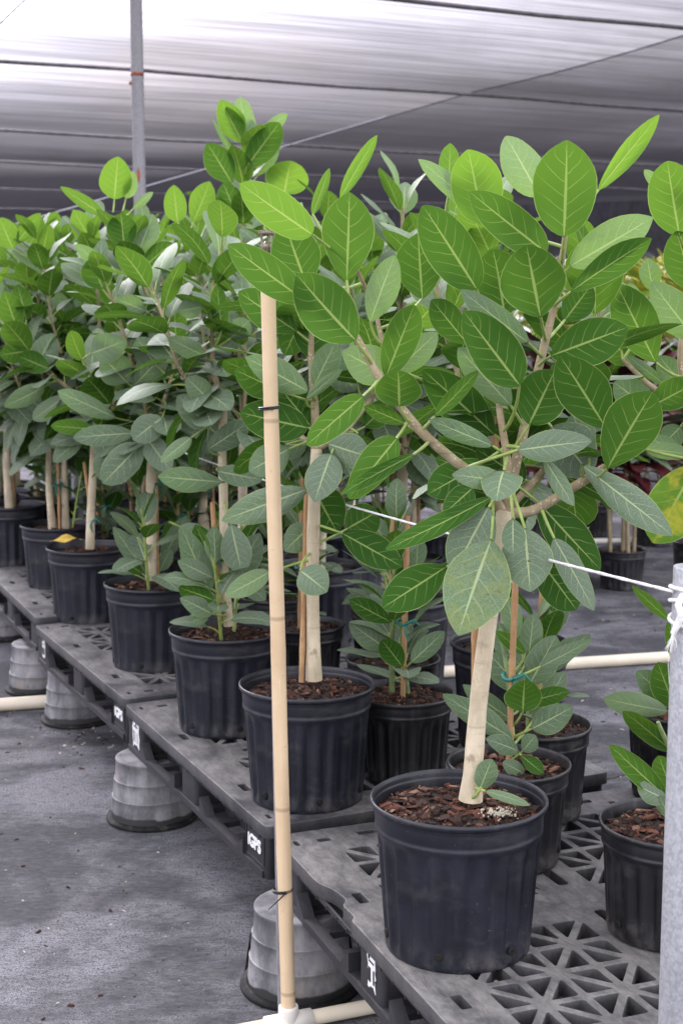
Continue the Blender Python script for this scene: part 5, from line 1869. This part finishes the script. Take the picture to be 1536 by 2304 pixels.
# cordylines with bare canes in pots on the ground
for i, (px, py, ncan, lb) in enumerate(((1396, 1322, 6, 'dark red-leaved plant on bare canes in a pot on the ground'), (1560, 1300, 4, 'red-leaved cane plant in the pot nearest the frame edge'), (1255, 1290, 4, 'red-leaved cane plant half hidden behind the nearest fig'), (1110, 1250, 4, 'far red-leaved cane plant behind the rope'),
        (1470, 1225, 5, 'red-leaved cane plant farther back beyond the distant white pipe'), (1330, 1205, 5, 'dim red-leaved cane plant in the back row, left of the yellowed leaf'), (1200, 1200, 5, 'back-row cane plant hidden by the big mottled leaves'), (1560, 1195, 5, 'back-row cane plant at the very frame edge'))):
    p = at_height(px, py, 0)
    root = empty('cane_plant', (p[0], p[1], 0), 0, lb, 'potted plant', 'red-leaved cane plants on the ground')
    zs, H, pot = pot_parts(root, p, False, rg, False, True, False, 30)
    cn, f = MB(), MB()
    for k in range(ncan):
        an = rg.rand() * 6.28
        r = .09 * rg.rand()
        b0 = np.array([p[0] + r * math.cos(an), p[1] + r * math.sin(an), zs - .02])
        hh = .42 + .35 * rg.rand()
        e = b0 + np.array([(rg.rand() - .5) * .1, (rg.rand() - .5) * .1, hh])
        cn.tube([b0, (b0 + e) / 2, e], [.012, .011, .010], 8, 0)
        for j in range(44):
            a2 = j * 2.4 + rg.rand()
            el = .1 + .9 * j / 44
            ax = nrm([math.cos(a2), math.sin(a2), el * 1.6 - .5])
            st = e + np.array([0, 0, (j / 44) * .48 - .12])
            ln = .26 + .12 * rg.rand()
            add_leaf(f, st, ax, np.array([0, 0, 1.]) + (rg.rand(3) - .5) * .5, ln, ln * .3, .5 + .5 * rg.rand(), .25, .03, 0, rg, 4, 6, 0 if rg.rand() < .72 else 1, (rg.rand(), .2))
    cn.build('canes', M['bark_br'], root)
    f.build('foliage', [M['red_leaf'], M['leaf']], root)

# far woods beyond the shade house
fw = MB()
for k in range(5200):
    x = -45 + 90 * rg.rand()
    y = 58 + 9 * rg.rand()
    hmax = 4.6 + 1.0 * math.sin(x * .31) + .7 * math.sin(x * .83 + 1) + .4 * math.sin(x * 2.1)
    z = hmax * rg.rand() ** .8
    ax = nrm(rg.rand(3) - .5)
    ln = .5 + .7 * rg.rand()
    nn = rg.rand(3) - .5
    add_leaf(fw, (x, y, z), ax, nn + .01, ln, ln * .6, .5, .2, .0, 0, rg, 2, 3, 0, (rg.rand(), rg.rand()))
tag(fw.build('far_woods', M['tree_far']), 'dim green tree line beyond the shade house', 'woods', None, 'stuff')

# ------------------------------------------------------------------ world, sun, camera
SUN_AZ, SUN_EL = math.radians(-27), math.radians(27)
w = NT('World', True)
sky = w.n('ShaderNodeTexSky', sky_type='NISHITA')
sky.sun_disc = False
sky.sun_elevation = SUN_EL
sky.sun_rotation = SUN_AZ
sky.air_density = 1.3
sky.dust_density = 8.0
sky.ozone_density = 1.0
tc = w.n('ShaderNodeTexCoord').outputs['Generated']
cl = w.ss(w.noise(w.mapping(tc, (1, 1, 2.5)), 2.2, 6, .6), .38, .62)
bw = w.n('ShaderNodeRGBToBW')
w.set(bw.inputs[0], sky.outputs[0])
grey = w.n('ShaderNodeCombineColor')
for i, k in enumerate((.985, .975, 1.075)):
    w.set(grey.inputs[i], w.math('MAXIMUM', w.math('MULTIPLY', bw.outputs[0], 1.15 * k), w.math('MULTIPLY', w.math('ADD', .75, w.math('MULTIPLY', cl, .5)), 10.0 * k)))
colr = w.mix(w.math('ADD', .7, w.math('MULTIPLY', cl, .3)), sky.outputs[0], grey.outputs[0])
bg = w.n('ShaderNodeBackground')
w.set(bg.inputs[0], colr)
bg.inputs[1].default_value = 0.15
scene.world = w.out(bg.outputs[0], True)

sl = bpy.data.lights.new('sun', 'SUN')
sl.energy = 1.5
sl.angle = math.radians(14)
sl.color = (1.0, .975, .94)
so = bpy.data.objects.new('sun', sl)
COL.objects.link(so)
sd = Vector((math.sin(SUN_AZ) * math.cos(SUN_EL), math.cos(SUN_AZ) * math.cos(SUN_EL), math.sin(SUN_EL)))
so.rotation_euler = sd.to_track_quat('Z', 'Y').to_euler()
so.location = (0, 0, 12)

cam = bpy.data.cameras.new('camera')
cam.sensor_fit = 'VERTICAL'
cam.sensor_height = 36
cam.sensor_width = 24
cam.lens = 36 * F_PX / 2304
cam.clip_start = .05
cam.clip_end = 400
cam.dof.use_dof = True
cam.dof.focus_distance = 2.9
cam.dof.aperture_fstop = 7.1
co = bpy.data.objects.new('camera', cam)
COL.objects.link(co)
co.location = (0, 0, CAM_H)
co.rotation_euler = (PI / 2 - TH, 0, 0)
scene.camera = co

vs = scene.view_settings
vs.view_transform = 'Standard'
vs.look = 'None'
vs.exposure = 0.95
vs.gamma = 1.0
scene.cycles.transparent_max_bounces = 16
scene.cycles.max_bounces = 10
